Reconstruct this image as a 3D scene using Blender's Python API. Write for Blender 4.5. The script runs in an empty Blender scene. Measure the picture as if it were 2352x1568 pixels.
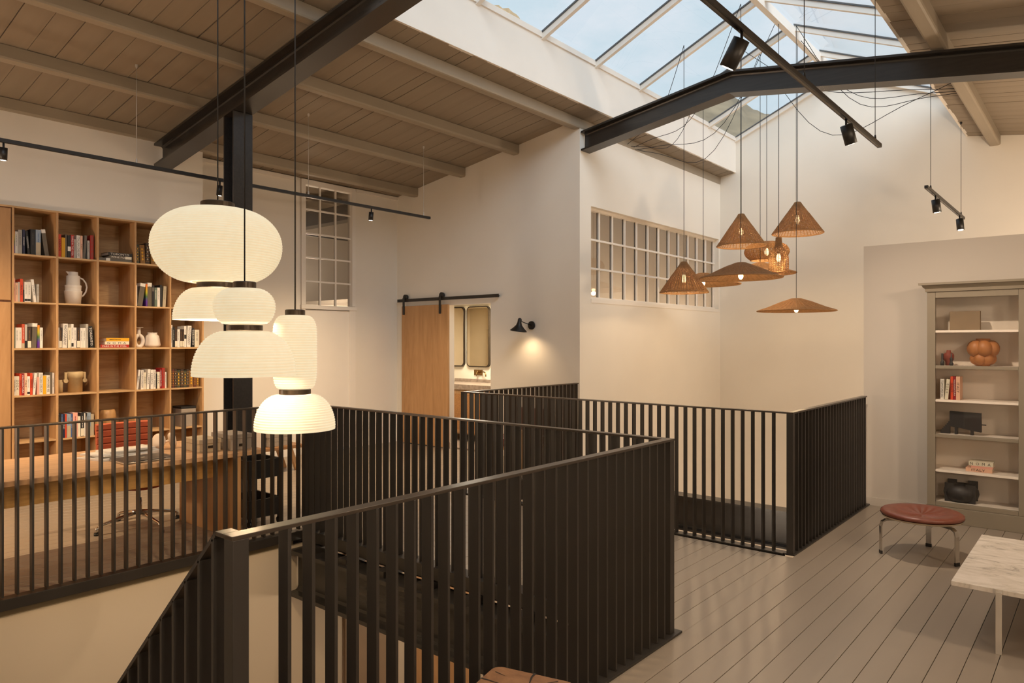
import bpy, bmesh, math, random
from mathutils import Vector, Matrix
random.seed(7)
C = bpy.context.scene.collection
SC = bpy.context.scene
R = math.radians
# ------------------------------------------------------------------ camera
H, FPX, YAW = 1.55, 1633.3, R(40.06)
cam_d = bpy.data.cameras.new('camera'); cam = bpy.data.objects.new('camera', cam_d); C.objects.link(cam)
cam_d.sensor_width = 36; cam_d.lens = 36*FPX/2352; cam_d.clip_end = 2000
CY_, SY_ = math.cos(YAW), math.sin(YAW)
cam.location = (0, 0, H)
cam.rotation_euler = (R(90), 0, math.atan2(SY_, CY_) - R(90))
SC.camera = cam
SC.view_settings.view_transform = 'Standard'; SC.view_settings.look = 'None'
SC.view_settings.gamma = 1; SC.view_settings.use_curve_mapping = False
SC.view_settings.exposure = 0.0
SC.cycles.max_bounces = 10; SC.cycles.diffuse_bounces = 5; SC.cycles.transparent_max_bounces = 12
SC.cycles.caustics_reflective = False; SC.cycles.caustics_refractive = False
SC.cycles.sample_clamp_indirect = 3.0
SC.cycles.use_denoising = True

def lin(r, g, b):
    f = lambda v: (v/12.92 if v <= .04045 else ((v+.055)/1.055)**2.4)
    return (f(r/255), f(g/255), f(b/255), 1)
WARM = (1.0, .70, .40)
WARM2 = (1.0, .78, .57)
# ------------------------------------------------------------------ world: pale evening sky with thin cloud
W = bpy.data.worlds.new('sky'); SC.world = W; W.use_nodes = True
nt = W.node_tree; nt.nodes.clear()
wo = nt.nodes.new('ShaderNodeOutputWorld'); bg = nt.nodes.new('ShaderNodeBackground')
tc = nt.nodes.new('ShaderNodeTexCoord'); nz = nt.nodes.new('ShaderNodeTexNoise'); rp = nt.nodes.new('ShaderNodeValToRGB')
mpn = nt.nodes.new('ShaderNodeMapping'); mpn.inputs['Scale'].default_value = (1, 1, 2.2)
nz.inputs['Scale'].default_value = 5.0; nz.inputs['Detail'].default_value = 7; nz.inputs['Roughness'].default_value = .6
rp.color_ramp.elements[0].position = .38; rp.color_ramp.elements[0].color = lin(196, 215, 226)
rp.color_ramp.elements[1].position = .68; rp.color_ramp.elements[1].color = lin(224, 228, 236)
nt.links.new(tc.outputs['Generated'], mpn.inputs['Vector']); nt.links.new(mpn.outputs['Vector'], nz.inputs['Vector'])
nt.links.new(nz.outputs['Fac'], rp.inputs['Fac']); nt.links.new(rp.outputs['Color'], bg.inputs['Color'])
bg.inputs['Strength'].default_value = 1.12
nt.links.new(bg.outputs['Background'], wo.inputs['Surface'])

sun_d = bpy.data.lights.new('sun', 'SUN'); sun_d.energy = 2.7; sun_d.angle = R(45); sun_d.color = (.84, .92, 1)
sun = bpy.data.objects.new('sun', sun_d); C.objects.link(sun); sun.rotation_euler = Vector((.50, .76, -.36)).to_track_quat('-Z', 'Y').to_euler()
# ------------------------------------------------------------------ helpers
def _ray(px, py):
    r = (px-1176)/FPX; u = -(py-784)/FPX
    return (SY_*r+CY_, -CY_*r+SY_, u)
def at_y(px, py, y):
    d = _ray(px, py); t = y/d[1]; return (d[0]*t, y, H+d[2]*t)
def at_x(px, py, x):
    d = _ray(px, py); t = x/d[0]; return (x, d[1]*t, H+d[2]*t)
def at_z(px, py, z):
    d = _ray(px, py); t = (z-H)/d[2]; return (d[0]*t, d[1]*t, z)

MATS = {}
def mat(name, col, rough=.5, metal=0, var=0, vscale=6, bump=0, bscale=60, spec=None, stretch=None, emit=None, estr=0):
    m = bpy.data.materials.new(name); m.use_nodes = True; MATS[name] = m
    n = m.node_tree; b = n.nodes['Principled BSDF']
    b.inputs['Base Color'].default_value = col; b.inputs['Roughness'].default_value = rough; b.inputs['Metallic'].default_value = metal
    if spec is not None: b.inputs['Specular IOR Level'].default_value = spec
    if emit: b.inputs['Emission Color'].default_value = emit; b.inputs['Emission Strength'].default_value = estr
    tcn = n.nodes.new('ShaderNodeTexCoord'); mp = n.nodes.new('ShaderNodeMapping')
    if stretch: mp.inputs['Scale'].default_value = stretch
    n.links.new(tcn.outputs['Object'], mp.inputs['Vector'])
    if var:
        nn = n.nodes.new('ShaderNodeTexNoise'); nn.inputs['Scale'].default_value = vscale; nn.inputs['Detail'].default_value = 4
        rr = n.nodes.new('ShaderNodeValToRGB')
        rr.color_ramp.elements[0].position = .3; rr.color_ramp.elements[1].position = .7
        rr.color_ramp.elements[0].color = tuple(c*(1-var) for c in col[:3])+(1,)
        rr.color_ramp.elements[1].color = tuple(min(1, c*(1+var)) for c in col[:3])+(1,)
        n.links.new(mp.outputs['Vector'], nn.inputs['Vector']); n.links.new(nn.outputs['Fac'], rr.inputs['Fac'])
        n.links.new(rr.outputs['Color'], b.inputs['Base Color'])
    if bump:
        nb = n.nodes.new('ShaderNodeTexNoise'); nb.inputs['Scale'].default_value = bscale; nb.inputs['Detail'].default_value = 3
        bp = n.nodes.new('ShaderNodeBump'); bp.inputs['Strength'].default_value = bump; bp.inputs['Distance'].default_value = .01
        n.links.new(mp.outputs['Vector'], nb.inputs['Vector']); n.links.new(nb.outputs['Fac'], bp.inputs['Height'])
        n.links.new(bp.outputs['Normal'], b.inputs['Normal'])
    return m
def wood(name, c1, c2, scale=(1, 1, 8), dist=2.2, rough=.45, nscale=3.0):
    """grain runs along the axis whose scale is small"""
    m = bpy.data.materials.new(name); m.use_nodes = True; MATS[name] = m
    n = m.node_tree; b = n.nodes['Principled BSDF']; b.inputs['Roughness'].default_value = rough
    tcn = n.nodes.new('ShaderNodeTexCoord'); oi = n.nodes.new('ShaderNodeObjectInfo')
    ad = n.nodes.new('ShaderNodeVectorMath'); ad.operation = 'ADD'
    ml = n.nodes.new('ShaderNodeVectorMath'); ml.operation = 'SCALE'; ml.inputs['Scale'].default_value = 7.0
    cb = n.nodes.new('ShaderNodeCombineXYZ')
    for i in 'XYZ': n.links.new(oi.outputs['Random'], cb.inputs[i])
    n.links.new(cb.outputs['Vector'], ml.inputs[0]); n.links.new(tcn.outputs['Object'], ad.inputs[0]); n.links.new(ml.outputs['Vector'], ad.inputs[1])
    mp = n.nodes.new('ShaderNodeMapping'); mp.inputs['Scale'].default_value = scale
    n.links.new(ad.outputs['Vector'], mp.inputs['Vector'])
    nn = n.nodes.new('ShaderNodeTexNoise'); nn.inputs['Scale'].default_value = nscale; nn.inputs['Detail'].default_value = 5
    nn.inputs['Distortion'].default_value = dist; nn.inputs['Roughness'].default_value = .62
    n2 = n.nodes.new('ShaderNodeTexNoise'); n2.inputs['Scale'].default_value = nscale*9; n2.inputs['Detail'].default_value = 2
    mx = n.nodes.new('ShaderNodeMath'); mx.operation = 'MULTIPLY_ADD'; mx.inputs[1].default_value = .3
    n.links.new(mp.outputs['Vector'], nn.inputs['Vector']); n.links.new(mp.outputs['Vector'], n2.inputs['Vector'])
    n.links.new(n2.outputs['Fac'], mx.inputs[0]); n.links.new(nn.outputs['Fac'], mx.inputs[2])
    rr = n.nodes.new('ShaderNodeValToRGB'); rr.color_ramp.elements[0].position = .45; rr.color_ramp.elements[1].position = .82
    rr.color_ramp.elements[0].color = c1; rr.color_ramp.elements[1].color = c2
    n.links.new(mx.outputs[0], rr.inputs['Fac']); n.links.new(rr.outputs['Color'], b.inputs['Base Color'])
    bp = n.nodes.new('ShaderNodeBump'); bp.inputs['Strength'].default_value = .08; bp.inputs['Distance'].default_value = .003
    n.links.new(mx.outputs[0], bp.inputs['Height']); n.links.new(bp.outputs['Normal'], b.inputs['Normal'])
    return m
def glass(name, tint=(1, 1, 1, 1), ior=1.45, dim=1.0):
    m = bpy.data.materials.new(name); m.use_nodes = True; MATS[name] = m
    n = m.node_tree; n.nodes.clear()
    o = n.nodes.new('ShaderNodeOutputMaterial'); t = n.nodes.new('ShaderNodeBsdfTransparent'); g = n.nodes.new('ShaderNodeBsdfGlossy')
    t.inputs['Color'].default_value = tint; g.inputs['Roughness'].default_value = .02
    lw = n.nodes.new('ShaderNodeLayerWeight'); lw.inputs['Blend'].default_value = .5
    pw = n.nodes.new('ShaderNodeMath'); pw.operation = 'POWER'; pw.inputs[1].default_value = 5
    fr = n.nodes.new('ShaderNodeMath'); fr.operation = 'MULTIPLY_ADD'; f0 = ((ior-1)/(ior+1))**2*2
    fr.inputs[1].default_value = 1-f0; fr.inputs[2].default_value = f0
    n.links.new(lw.outputs['Facing'], pw.inputs[0]); n.links.new(pw.outputs[0], fr.inputs[0])
    mx = n.nodes.new('ShaderNodeMixShader')
    n.links.new(fr.outputs[0], mx.inputs['Fac']); n.links.new(t.outputs[0], mx.inputs[1]); n.links.new(g.outputs[0], mx.inputs[2])
    n.links.new(mx.outputs[0], o.inputs['Surface']); return m
def emis(name, col, s):
    m = bpy.data.materials.new(name); m.use_nodes = True; MATS[name] = m
    n = m.node_tree; n.nodes.clear(); o = n.nodes.new('ShaderNodeOutputMaterial'); e = n.nodes.new('ShaderNodeEmission')
    e.inputs['Color'].default_value = col; e.inputs['Strength'].default_value = s
    n.links.new(e.outputs[0], o.inputs['Surface']); return m

class MB:
    def __init__(s): s.v = []; s.f = []; s.sm = []
    def add(s, vs, fs, smooth=False):
        k = len(s.v); s.v += [tuple(v) for v in vs]; s.f += [tuple(i+k for i in f) for f in fs]; s.sm += [smooth]*len(fs); return s
    def box(s, x0, y0, z0, x1, y1, z1):
        x0, x1 = sorted((x0, x1)); y0, y1 = sorted((y0, y1)); z0, z1 = sorted((z0, z1))
        vs = [(x, y, z) for z in (z0, z1) for y in (y0, y1) for x in (x0, x1)]
        return s.add(vs, [(0, 2, 3, 1), (4, 5, 7, 6), (0, 1, 5, 4), (2, 6, 7, 3), (0, 4, 6, 2), (1, 3, 7, 5)])
    def cbox(s, x0, y0, z0, x1, y1, z1, c=.004):
        """box with chamfered edges"""
        bm = bmesh.new(); bmesh.ops.create_cube(bm, size=1)
        for v in bm.verts:
            v.co = Vector(((x0+x1)/2+v.co.x*(x1-x0), (y0+y1)/2+v.co.y*(y1-y0), (z0+z1)/2+v.co.z*(z1-z0)))
        bmesh.ops.bevel(bm, geom=list(bm.edges), offset=c, segments=2, affect='EDGES', profile=.6)
        return s.frombm(bm)
    def frombm(s, bm, smooth=False):
        bm.verts.index_update()
        s.add([v.co[:] for v in bm.verts], [tuple(v.index for v in f.verts) for f in bm.faces], smooth); bm.free(); return s
    def tube(s, pts, r, n=8, cap=True, smooth=True):
        pts = [Vector(p) for p in pts]; rs = r if isinstance(r, (list, tuple)) else [r]*len(pts)
        rings = []; ref = None
        for i, p in enumerate(pts):
            t = (pts[min(i+1, len(pts)-1)]-pts[max(i-1, 0)]).normalized()
            if ref is None: ref = Vector((0, 0, 1)) if abs(t.z) < .9 else Vector((1, 0, 0))
            a = (ref - t*ref.dot(t)).normalized(); b = t.cross(a); ref = a
            rings.append([p + (a*math.cos(2*math.pi*k/n)+b*math.sin(2*math.pi*k/n))*rs[i] for k in range(n)])
        vs = [v for q in rings for v in q]; fs = []
        for i in range(len(pts)-1):
            for k in range(n):
                fs.append((i*n+k, i*n+(k+1) % n, (i+1)*n+(k+1) % n, (i+1)*n+k))
        s.add(vs, fs, smooth)
        if cap:
            s.add(rings[0], [tuple(reversed(range(n)))]); s.add(rings[-1], [tuple(range(n))])
        return s
    def lathe(s, prof, c=(0, 0, 0), n=32, smooth=True, rfun=None):
        """prof: (radius, z); rfun(angle, i) scales radius"""
        vs = []; fs = []
        for i, (r, z) in enumerate(prof):
            for k in range(n):
                a = 2*math.pi*k/n; q = r*(rfun(a, i) if rfun else 1)
                vs.append((c[0]+q*math.cos(a), c[1]+q*math.sin(a), c[2]+z))
        for i in range(len(prof)-1):
            for k in range(n): fs.append((i*n+k, i*n+(k+1) % n, (i+1)*n+(k+1) % n, (i+1)*n+k))
        return s.add(vs, fs, smooth)
    def prism(s, poly, axis, a0, a1, smooth=False):
        """poly: 2D points in the plane across AXIS ('x': (y,z), 'y': (x,z), 'z': (x,y))"""
        def P(u, v, a): return {'x': (a, u, v), 'y': (u, a, v), 'z': (u, v, a)}[axis]
        n = len(poly); vs = [P(u, v, a0) for u, v in poly]+[P(u, v, a1) for u, v in poly]
        fs = [(i, (i+1) % n, n+(i+1) % n, n+i) for i in range(n)]
        s.add(vs, fs, smooth); s.add(vs[:n], [tuple(reversed(range(n)))]); s.add(vs[n:], [tuple(range(n))]); return s
    def mesh(s, name, org=(0, 0, 0)):
        me = bpy.data.meshes.new(name)
        me.from_pydata([(x-org[0], y-org[1], z-org[2]) for x, y, z in s.v], [], s.f)
        me.polygons.foreach_set('use_smooth', s.sm)
        bm = bmesh.new(); bm.from_mesh(me)
        bmesh.ops.remove_doubles(bm, verts=bm.verts, dist=1e-5)
        bmesh.ops.recalc_face_normals(bm, faces=bm.faces); bm.to_mesh(me); bm.free()
        return me
    def build(s, name, m, parent=None, **props):
        org = parent['_o'] if parent is not None else props.pop('org', (0, 0, 0))
        o = link(name, s.mesh(name, org), m, parent)
        if parent is None: o.location = org
        o['_o'] = tuple(org)
        for k, v in props.items(): o[k] = v
        return o
def link(name, me, m, parent=None):
    o = bpy.data.objects.new(name, me)
    if m is not None and not me.materials: me.materials.append(MATS[m] if isinstance(m, str) else m)
    C.objects.link(o); o.parent = parent; return o
def thing(name, label, cat, loc=(0, 0, 0), group=None, kind=None, rot=None):
    o = bpy.data.objects.new(name, None); C.objects.link(o); o.location = loc; o.empty_display_size = .05
    if label: o['label'] = label
    if cat: o['category'] = cat
    if group: o['group'] = group
    if kind: o['kind'] = kind
    if rot: o.rotation_euler = rot; o['_o'] = (0, 0, 0)
    else: o['_o'] = tuple(loc)
    return o
def lthing(name, label, cat, loc, rot=(0, 0, 0), group=None):
    """thing whose parts are modelled in its own local frame"""
    o = thing(name, label, cat, loc, group); o.rotation_euler = rot; o['_o'] = (0, 0, 0); return o
def structure(name): return thing(name, None, None, kind='structure')
def copy_part(src, parent, off=(0, 0, 0)):
    o = src.copy(); C.objects.link(o); o.parent = parent; o.location = (src.location[0]+off[0], src.location[1]+off[1], src.location[2]+off[2]); return o
def light(name, typ, loc, power, col, parent=None, size=.05, rot=None, spot=None, blend=.5):
    d = bpy.data.lights.new(name, typ); d.energy = power; d.color = col
    if typ == 'AREA': d.size = size
    else: d.shadow_soft_size = size
    if typ == 'SPOT': d.spot_size = R(spot); d.spot_blend = blend
    o = bpy.data.objects.new(name, d); C.objects.link(o); o.location = loc
    if rot: o.rotation_euler = rot
    if parent is not None:
        o.parent = parent; po = parent['_o']; o.location = tuple(loc[i]-po[i] for i in range(3))
    return o
def aim(o, frm, to):
    o.rotation_euler = (Vector(to)-Vector(frm)).to_track_quat('-Z', 'Y').to_euler()

# ------------------------------------------------------------------ materials
mat('wall_paint', lin(229, 223, 212), .85, var=.015, vscale=2, bump=.03, bscale=40)
mat('stair_wall_dimmed', lin(204, 190, 168), .85, var=.015, vscale=2)  # wall paint darkened in colour to offset the strong lantern light
mat('grey_wall_paint', lin(200, 192, 182), .85, var=.015, vscale=2)
mat('white_wood', lin(232, 226, 217), .5, var=.01)
mat('ceiling_paint', lin(138, 125, 108), .6, var=.06, vscale=2.5, stretch=(6, .7, 1), bump=.04, bscale=20)
mat('purlin_paint', lin(152, 141, 124), .55, var=.04, vscale=3, stretch=(.5, 4, 4), bump=.05, bscale=14)
mat('gap_dark', lin(34, 28, 22), .9)
mat('floor_paint', lin(146, 134, 120), .34, var=.035, vscale=2.5, stretch=(.5, 4, 1), bump=.03, bscale=25)
mat('steel', lin(42, 38, 34), .42, var=.1, vscale=5, bump=.02)
mat('rail_top', lin(74, 66, 58), .30, metal=.55, var=.06, vscale=8)
mat('steel_beam', lin(45, 42, 39), .27, metal=.0, var=.12, vscale=6, stretch=(8, .6, 8), bump=.03)
mat('black', lin(24, 22, 21), .45, var=.05)
mat('black_gloss', lin(20, 18, 17), .22, var=.05)
mat('cord_black', lin(26, 24, 24), .6, var=.02)
mat('cord_grey', lin(190, 185, 178), .6, var=.02)
mat('chrome', lin(200, 196, 190), .16, metal=1, var=.02)
mat('satin_steel', lin(214, 206, 194), .38, metal=.55, var=.02)
mat('brass', lin(150, 120, 78), .32, metal=1, var=.05)
mat('dark_brass', lin(62, 52, 42), .35, metal=.6, var=.08)
wood('oak', lin(168, 128, 84), lin(198, 156, 108), (2.2, 6, .35), 1.6)
wood('oak_flat', lin(172, 136, 92), lin(206, 170, 124), (.35, 6, 3.0), 2.2)
wood('oak_panel', lin(166, 124, 80), lin(188, 146, 100), (2.0, 2.0, .22), 2.6, nscale=2.2)
wood('oak_desk', lin(176, 136, 98), lin(202, 162, 122), (.3, 5, 5), 1.2)
wood('oak_apron_lit', lin(214, 164, 92), lin(238, 192, 118), (.5, 6, 3), 2.6)  # golden veneer, lightened in colour to stand in for lantern light on the apron
wood('dark_oak', lin(122, 80, 48), lin(150, 102, 64), (3, 3, .3), 1.5)
wood('bench_wood', lin(120, 84, 54), lin(156, 114, 74), (.4, 4, 4), 1.5)
wood('log_wood', lin(118, 84, 58), lin(146, 108, 76), (3, 1.2, 3), 3.5)
wood('carved_wood', lin(150, 110, 66), lin(178, 138, 90), (3, 3, .5), 2)
mat('marble', lin(226, 216, 204), .25, var=.02)
mat('leather_red', lin(112, 60, 45), .38, var=.1, vscale=12, bump=.15, bscale=45)
mat('leather_underside', lin(196, 180, 156), .6, var=.03)
mat('fabric_orange', lin(168, 80, 46), .85, var=.06, vscale=40, bump=.1, bscale=200)
mat('cabinet_paint', lin(134, 124, 108), .5, var=.03, vscale=4)
mat('cabinet_inside', lin(230, 219, 206), .7, var=.02)
mat('ceramic_white', lin(222, 212, 200), .55, var=.03, vscale=8, bump=.03)
mat('stone', lin(196, 172, 128), .7, var=.08, vscale=14, bump=.08)
mat('tan_stone', lin(134, 114, 90), .8, var=.1, vscale=9, bump=.1, bscale=20)
mat('terracotta', lin(128, 58, 44), .7, var=.06, vscale=8)
mat('orange_ceramic', lin(172, 112, 62), .5, var=.06, vscale=6)
mat('black_ceramic', lin(46, 43, 42), .5, var=.1, vscale=10, bump=.05)
mat('paper', lin(226, 214, 194), .8, var=.04, vscale=60)
mat('newsprint', lin(212, 204, 192), .8, var=.05, vscale=30, bump=.05)
mat('laptop_grey', lin(92, 86, 82), .35, metal=.6, var=.02)
mat('laptop_base', lin(190, 182, 170), .3, metal=.7, var=.02)
mat('headphone', lin(216, 198, 176), .5, var=.03)
mat('box_linen', lin(178, 158, 128), .85, var=.05, vscale=30, bump=.05)
mat('box_grey', lin(150, 138, 124), .85, var=.05, vscale=30)
mat('bath_wall', lin(228, 219, 200), .8, var=.02)
mat('bath_stone', lin(150, 132, 116), .4, var=.25, vscale=22, bump=.03)
mat('mirror', lin(226, 214, 196), .03, metal=1)
mat('cane', lin(176, 126, 76), .7, var=.25, vscale=90)
mat('wicker', lin(166, 128, 86), .75, var=.22, vscale=30, bump=.2, bscale=90)
mat('red_dark', lin(98, 40, 28), .5, var=.08)
mat('rock_brown', lin(190, 158, 116), .95, var=.35, vscale=.12, bump=.6, bscale=.5)
mat('rock_green', lin(140, 124, 98), .95, var=.35, vscale=.10, bump=.6, bscale=.5)
glass('skylight_glass', (.97, .985, .99, 1), 1.3)
glass('window_glass', (.80, .78, .76, 1), 1.6)
glass('cabinet_glass', (.985, .985, .98, 1), 1.25)
emis('lamp_spot', (1, .86, .66, 1), 14)
emis('bulb_glow', (1, .70, .36, 1), 9)
# marble veins
m = MATS['marble']; n = m.node_tree; b = n.nodes['Principled BSDF']
v1 = n.nodes.new('ShaderNodeTexNoise'); v1.inputs['Scale'].default_value = 3.0; v1.inputs['Detail'].default_value = 13; v1.inputs['Distortion'].default_value = .9; v1.inputs['Roughness'].default_value = .74
mp = n.nodes.new('ShaderNodeMapping'); mp.inputs['Scale'].default_value = (3.4, 1.5, 2); mp.inputs['Rotation'].default_value = (0, 0, .25)
t = n.nodes.new('ShaderNodeTexCoord'); rr = n.nodes.new('ShaderNodeValToRGB')
for e, p, c in zip(rr.color_ramp.elements, (.33, .58), (lin(150, 143, 136), lin(228, 219, 208))): e.position = p; e.color = c
e = rr.color_ramp.elements.new(.44); e.color = lin(212, 202, 188)
n.links.new(t.outputs['Object'], mp.inputs['Vector']); n.links.new(mp.outputs['Vector'], v1.inputs['Vector'])
n.links.new(v1.outputs['Fac'], rr.inputs['Fac']); n.links.new(rr.outputs['Color'], b.inputs['Base Color'])
# translucent paper of the lantern pendants: glows from its own bulb
def lantern_mat(name, e0):
    m = bpy.data.materials.new(name); m.use_nodes = True; MATS[name] = m; n = m.node_tree; n.nodes.clear()
    o = n.nodes.new('ShaderNodeOutputMaterial'); tl = n.nodes.new('ShaderNodeBsdfTranslucent'); df = n.nodes.new('ShaderNodeBsdfDiffuse'); em = n.nodes.new('ShaderNodeEmission')
    tcn = n.nodes.new('ShaderNodeTexCoord'); nn = n.nodes.new('ShaderNodeTexNoise'); nn.inputs['Scale'].default_value = 26; nn.inputs['Detail'].default_value = 5
    rr = n.nodes.new('ShaderNodeValToRGB'); rr.color_ramp.elements[0].position = .3; rr.color_ramp.elements[1].position = .7
    rr.color_ramp.elements[0].color = (.93, .77, .47, 1); rr.color_ramp.elements[1].color = (.98, .84, .55, 1)
    n.links.new(tcn.outputs['Object'], nn.inputs['Vector']); n.links.new(nn.outputs['Fac'], rr.inputs['Fac'])
    n.links.new(rr.outputs['Color'], em.inputs['Color']); em.inputs['Strength'].default_value = e0
    tl.inputs['Color'].default_value = (.012, .010, .007, 1); df.inputs['Color'].default_value = (.72, .66, .58, 1)
    mx = n.nodes.new('ShaderNodeMixShader'); mx.inputs['Fac'].default_value = .3; ad = n.nodes.new('ShaderNodeAddShader')
    n.links.new(df.outputs[0], mx.inputs[1]); n.links.new(tl.outputs[0], mx.inputs[2])
    n.links.new(mx.outputs[0], ad.inputs[0]); n.links.new(em.outputs[0], ad.inputs[1]); n.links.new(ad.outputs[0], o.inputs['Surface'])
lantern_mat('lantern_paper', .62)
mat('lantern_rib', lin(214, 186, 140), .8, emit=(.90, .70, .40, 1), estr=.46)
# wicker lets a little light through
m = MATS['wicker']; n = m.node_tree; b = n.nodes['Principled BSDF']
tl = n.nodes.new('ShaderNodeBsdfTranslucent'); tl.inputs['Color'].default_value = (.70, .36, .12, 1)
mx = n.nodes.new('ShaderNodeMixShader'); mx.inputs['Fac'].default_value = .28
o_ = [q for q in n.nodes if q.type == 'OUTPUT_MATERIAL'][0]
n.links.new(b.outputs[0], mx.inputs[1]); n.links.new(tl.outputs[0], mx.inputs[2]); n.links.new(mx.outputs[0], o_.inputs['Surface'])

# ================================================================== ROOM SHELL
RY = 3.15                                     # roof ridge line
def zc(y): return 3.871 + .155*(8.016-max(y, 2*RY-y))
XW, XF, YL, YW = 7.33, 11.5, 5.06, 8.5
X0, Y0 = -1.6, -2.2
ZG = -2.95                                    # ground floor level
def wall(name, fn, m='wall_paint'):
    b = MB(); fn(b); return b.build(name, m, None, kind='structure')
# bookshelf-side wall: bulkhead over the shelving, recess wall with window and door
wall('wall_left', lambda b: (b.box(X0, 8.045, 2.846, 4.0, YW+.15, zc(8.045)+.02), b.box(X0, YW-.02, 0, 4.0, YW+.15, 2.846)))
def wl2(b):
    xl, xr, zt, zb = 5.66, 6.454, 3.735, 2.06
    b.box(4.0, YW, 0, 5.60, YW+.15, zc(YW)+.05); b.box(6.51, YW, 0, XW+.2, YW+.15, zc(YW)+.05)
    b.box(5.60, YW, 3.80, 6.51, YW+.15, zc(YW)+.05); b.box(5.60, YW+.05, 0, 6.51, YW+.15, 2.0)
wall('wall_window', wl2)
# wall with the sliding door (opening y 6.55..7.45)
def wd(b):
    for y0, y1, z0, z1 in ((7.385, 8.5, 0, 2.08), (YL, 6.55, 0, 2.08)): b.box(XW, y0, z0, XW+.12, y1, z1)
    P = [(YL, 2.08), (8.5, 2.08), (8.5, zc(8.5)+.03), (YL, zc(YL)+.03)]; b.prism(P, 'x', XW, XW+.12)
wall('wall_door', wd)
# wall with the long interior window (x 7.58..11.44, z 2.09..3.27), runs down to the ground floor
def wg(b):
    y1 = YL+.14
    b.box(XW+.12, YL, ZG, XF, y1, 2.09); b.box(XW+.12, YL, 3.275, XF, y1, zc(YL)+.02)
    b.box(XW+.12, YL, 2.09, 7.582, y1, 3.275); b.box(11.443, YL, 2.09, XF, y1, 3.275)
wall('wall_gallery', wg)
def wfar(b):
    k = .433; zr = 4.904+k*(4.785-RY)
    P = [(Y0, ZG), (YL+.14, ZG), (YL+.14, zc(YL)+.05), (4.80, zc(4.8)+.02), (4.80, 4.90), (RY, zr), (2*RY-4.80, 4.90), (2*RY-4.8, zc(4.8)+.02), (Y0, zc(Y0)+.05)]
    b.prism(P, 'x', XF, XF+.15)
wall('wall_far', wfar)
wall('wall_partition', lambda b: b.box(7.36, Y0, 0, 7.50, 1.80, 2.457), 'grey_wall_paint')
wall('wall_right', lambda b: b.box(X0-.15, Y0-.15, ZG, XF+.15, Y0, zc(Y0)+.05))
def wback(b):
    P = [(Y0-.15, ZG), (YW+.15, ZG), (YW+.15, zc(YW)+.03), (4.80, zc(4.8)+.02), (4.80, 6.0), (2*RY-4.80, 6.0), (2*RY-4.8, zc(4.8)+.02), (Y0-.15, zc(Y0)+.03)]
    b.prism(P, 'x', X0-.15, X0)
wall('wall_back', wback)
# stairwell walls below the upper floor
wall('wall_stairwell', lambda b: (b.box(X0, 5.10, ZG, 3.60, 5.24, -.112), b.box(3.60, 5.10, ZG, XW+.12, 5.24, -.25)), 'stair_wall_dimmed')
tr = MB(); tr.box(X0, 5.115, -.112, 3.30, 5.20, -.064); tr.build('trim_1', mat('shaded_trim', lin(120, 106, 80), .8, var=.03), None, kind='structure')  # trim strip; its dark olive colour carries the shade under the base plate
tr = MB(); tr.box(7.345, 1.775, 0, 7.358, 1.20, .075); tr.build('baseboard_right', 'grey_wall_paint', None, kind='structure')
tr = MB(); tr.box(4.0, YW-.014, 0, 5.58, YW-.001, .09); tr.box(6.53, YW-.014, 0, XW, YW-.001, .09); tr.build('baseboard_left', 'white_wood', None, kind='structure')
tr = MB(); tr.box(XW-.014, YL+.02, 0, XW-.001, 6.52, .09); tr.box(XW-.014, 7.26, 0, XW-.001, YW-.02, .09); tr.build('baseboard_door', 'white_wood', None, kind='structure')

# ---- floor: painted boards along x, each a piece, over a sub-floor
floor = structure('floor')
fb = MB()
fb.box(X0, Y0, -.30, 7.36, 1.74, -.03); fb.box(3.48, 1.74, -.14, 5.20, 5.13, -.03); fb.box(X0, 5.13, -.25, XW, YW, -.03)
fb.build('subfloor', 'gap_dark', floor)
BW = .1205; GAP = .003
FMESH = {}
def board(x0, x1, y0, y1, tag='floor_board'):
    key = (round(x1-x0, 3), round(y1-y0, 4))
    if key not in FMESH:
        b = MB(); L, w = x1-x0, y1-y0; c = .0012
        b.prism([(GAP/2, -.03), (w-GAP/2, -.03), (w-GAP/2, -c), (w-GAP/2-c, 0), (GAP/2+c, 0), (GAP/2, -c)], 'x', 0, L)
        FMESH[key] = b.mesh('floor_board')
    o = link(tag, FMESH[key], 'floor_paint', floor); o.location = (x0, y0, 0)
y = .655-BW*30
while y < YW:
    ya, yb = y, y+BW
    if yb > Y0:
        ya = max(ya, Y0)
        if yb <= 1.76: board(X0, 7.36, ya, min(yb, 1.745))
        elif ya < 5.12:
            if ya < 1.74: board(X0, 7.36, ya, 1.74); ya = 1.742
            board(3.475, 5.20, ya, min(yb, 5.125))
            if yb > 5.125 and yb-5.125 > .01: board(X0, XW, 5.125, yb)
        else: board(X0, XW, ya, min(yb, YW))
    y += BW
gf = MB(); gf.box(X0, Y0, ZG-.1, XF, YW, ZG); gf.build('floor_ground', mat('ground_floor', lin(170, 140, 104), .4, var=.08), None, kind='structure')

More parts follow.
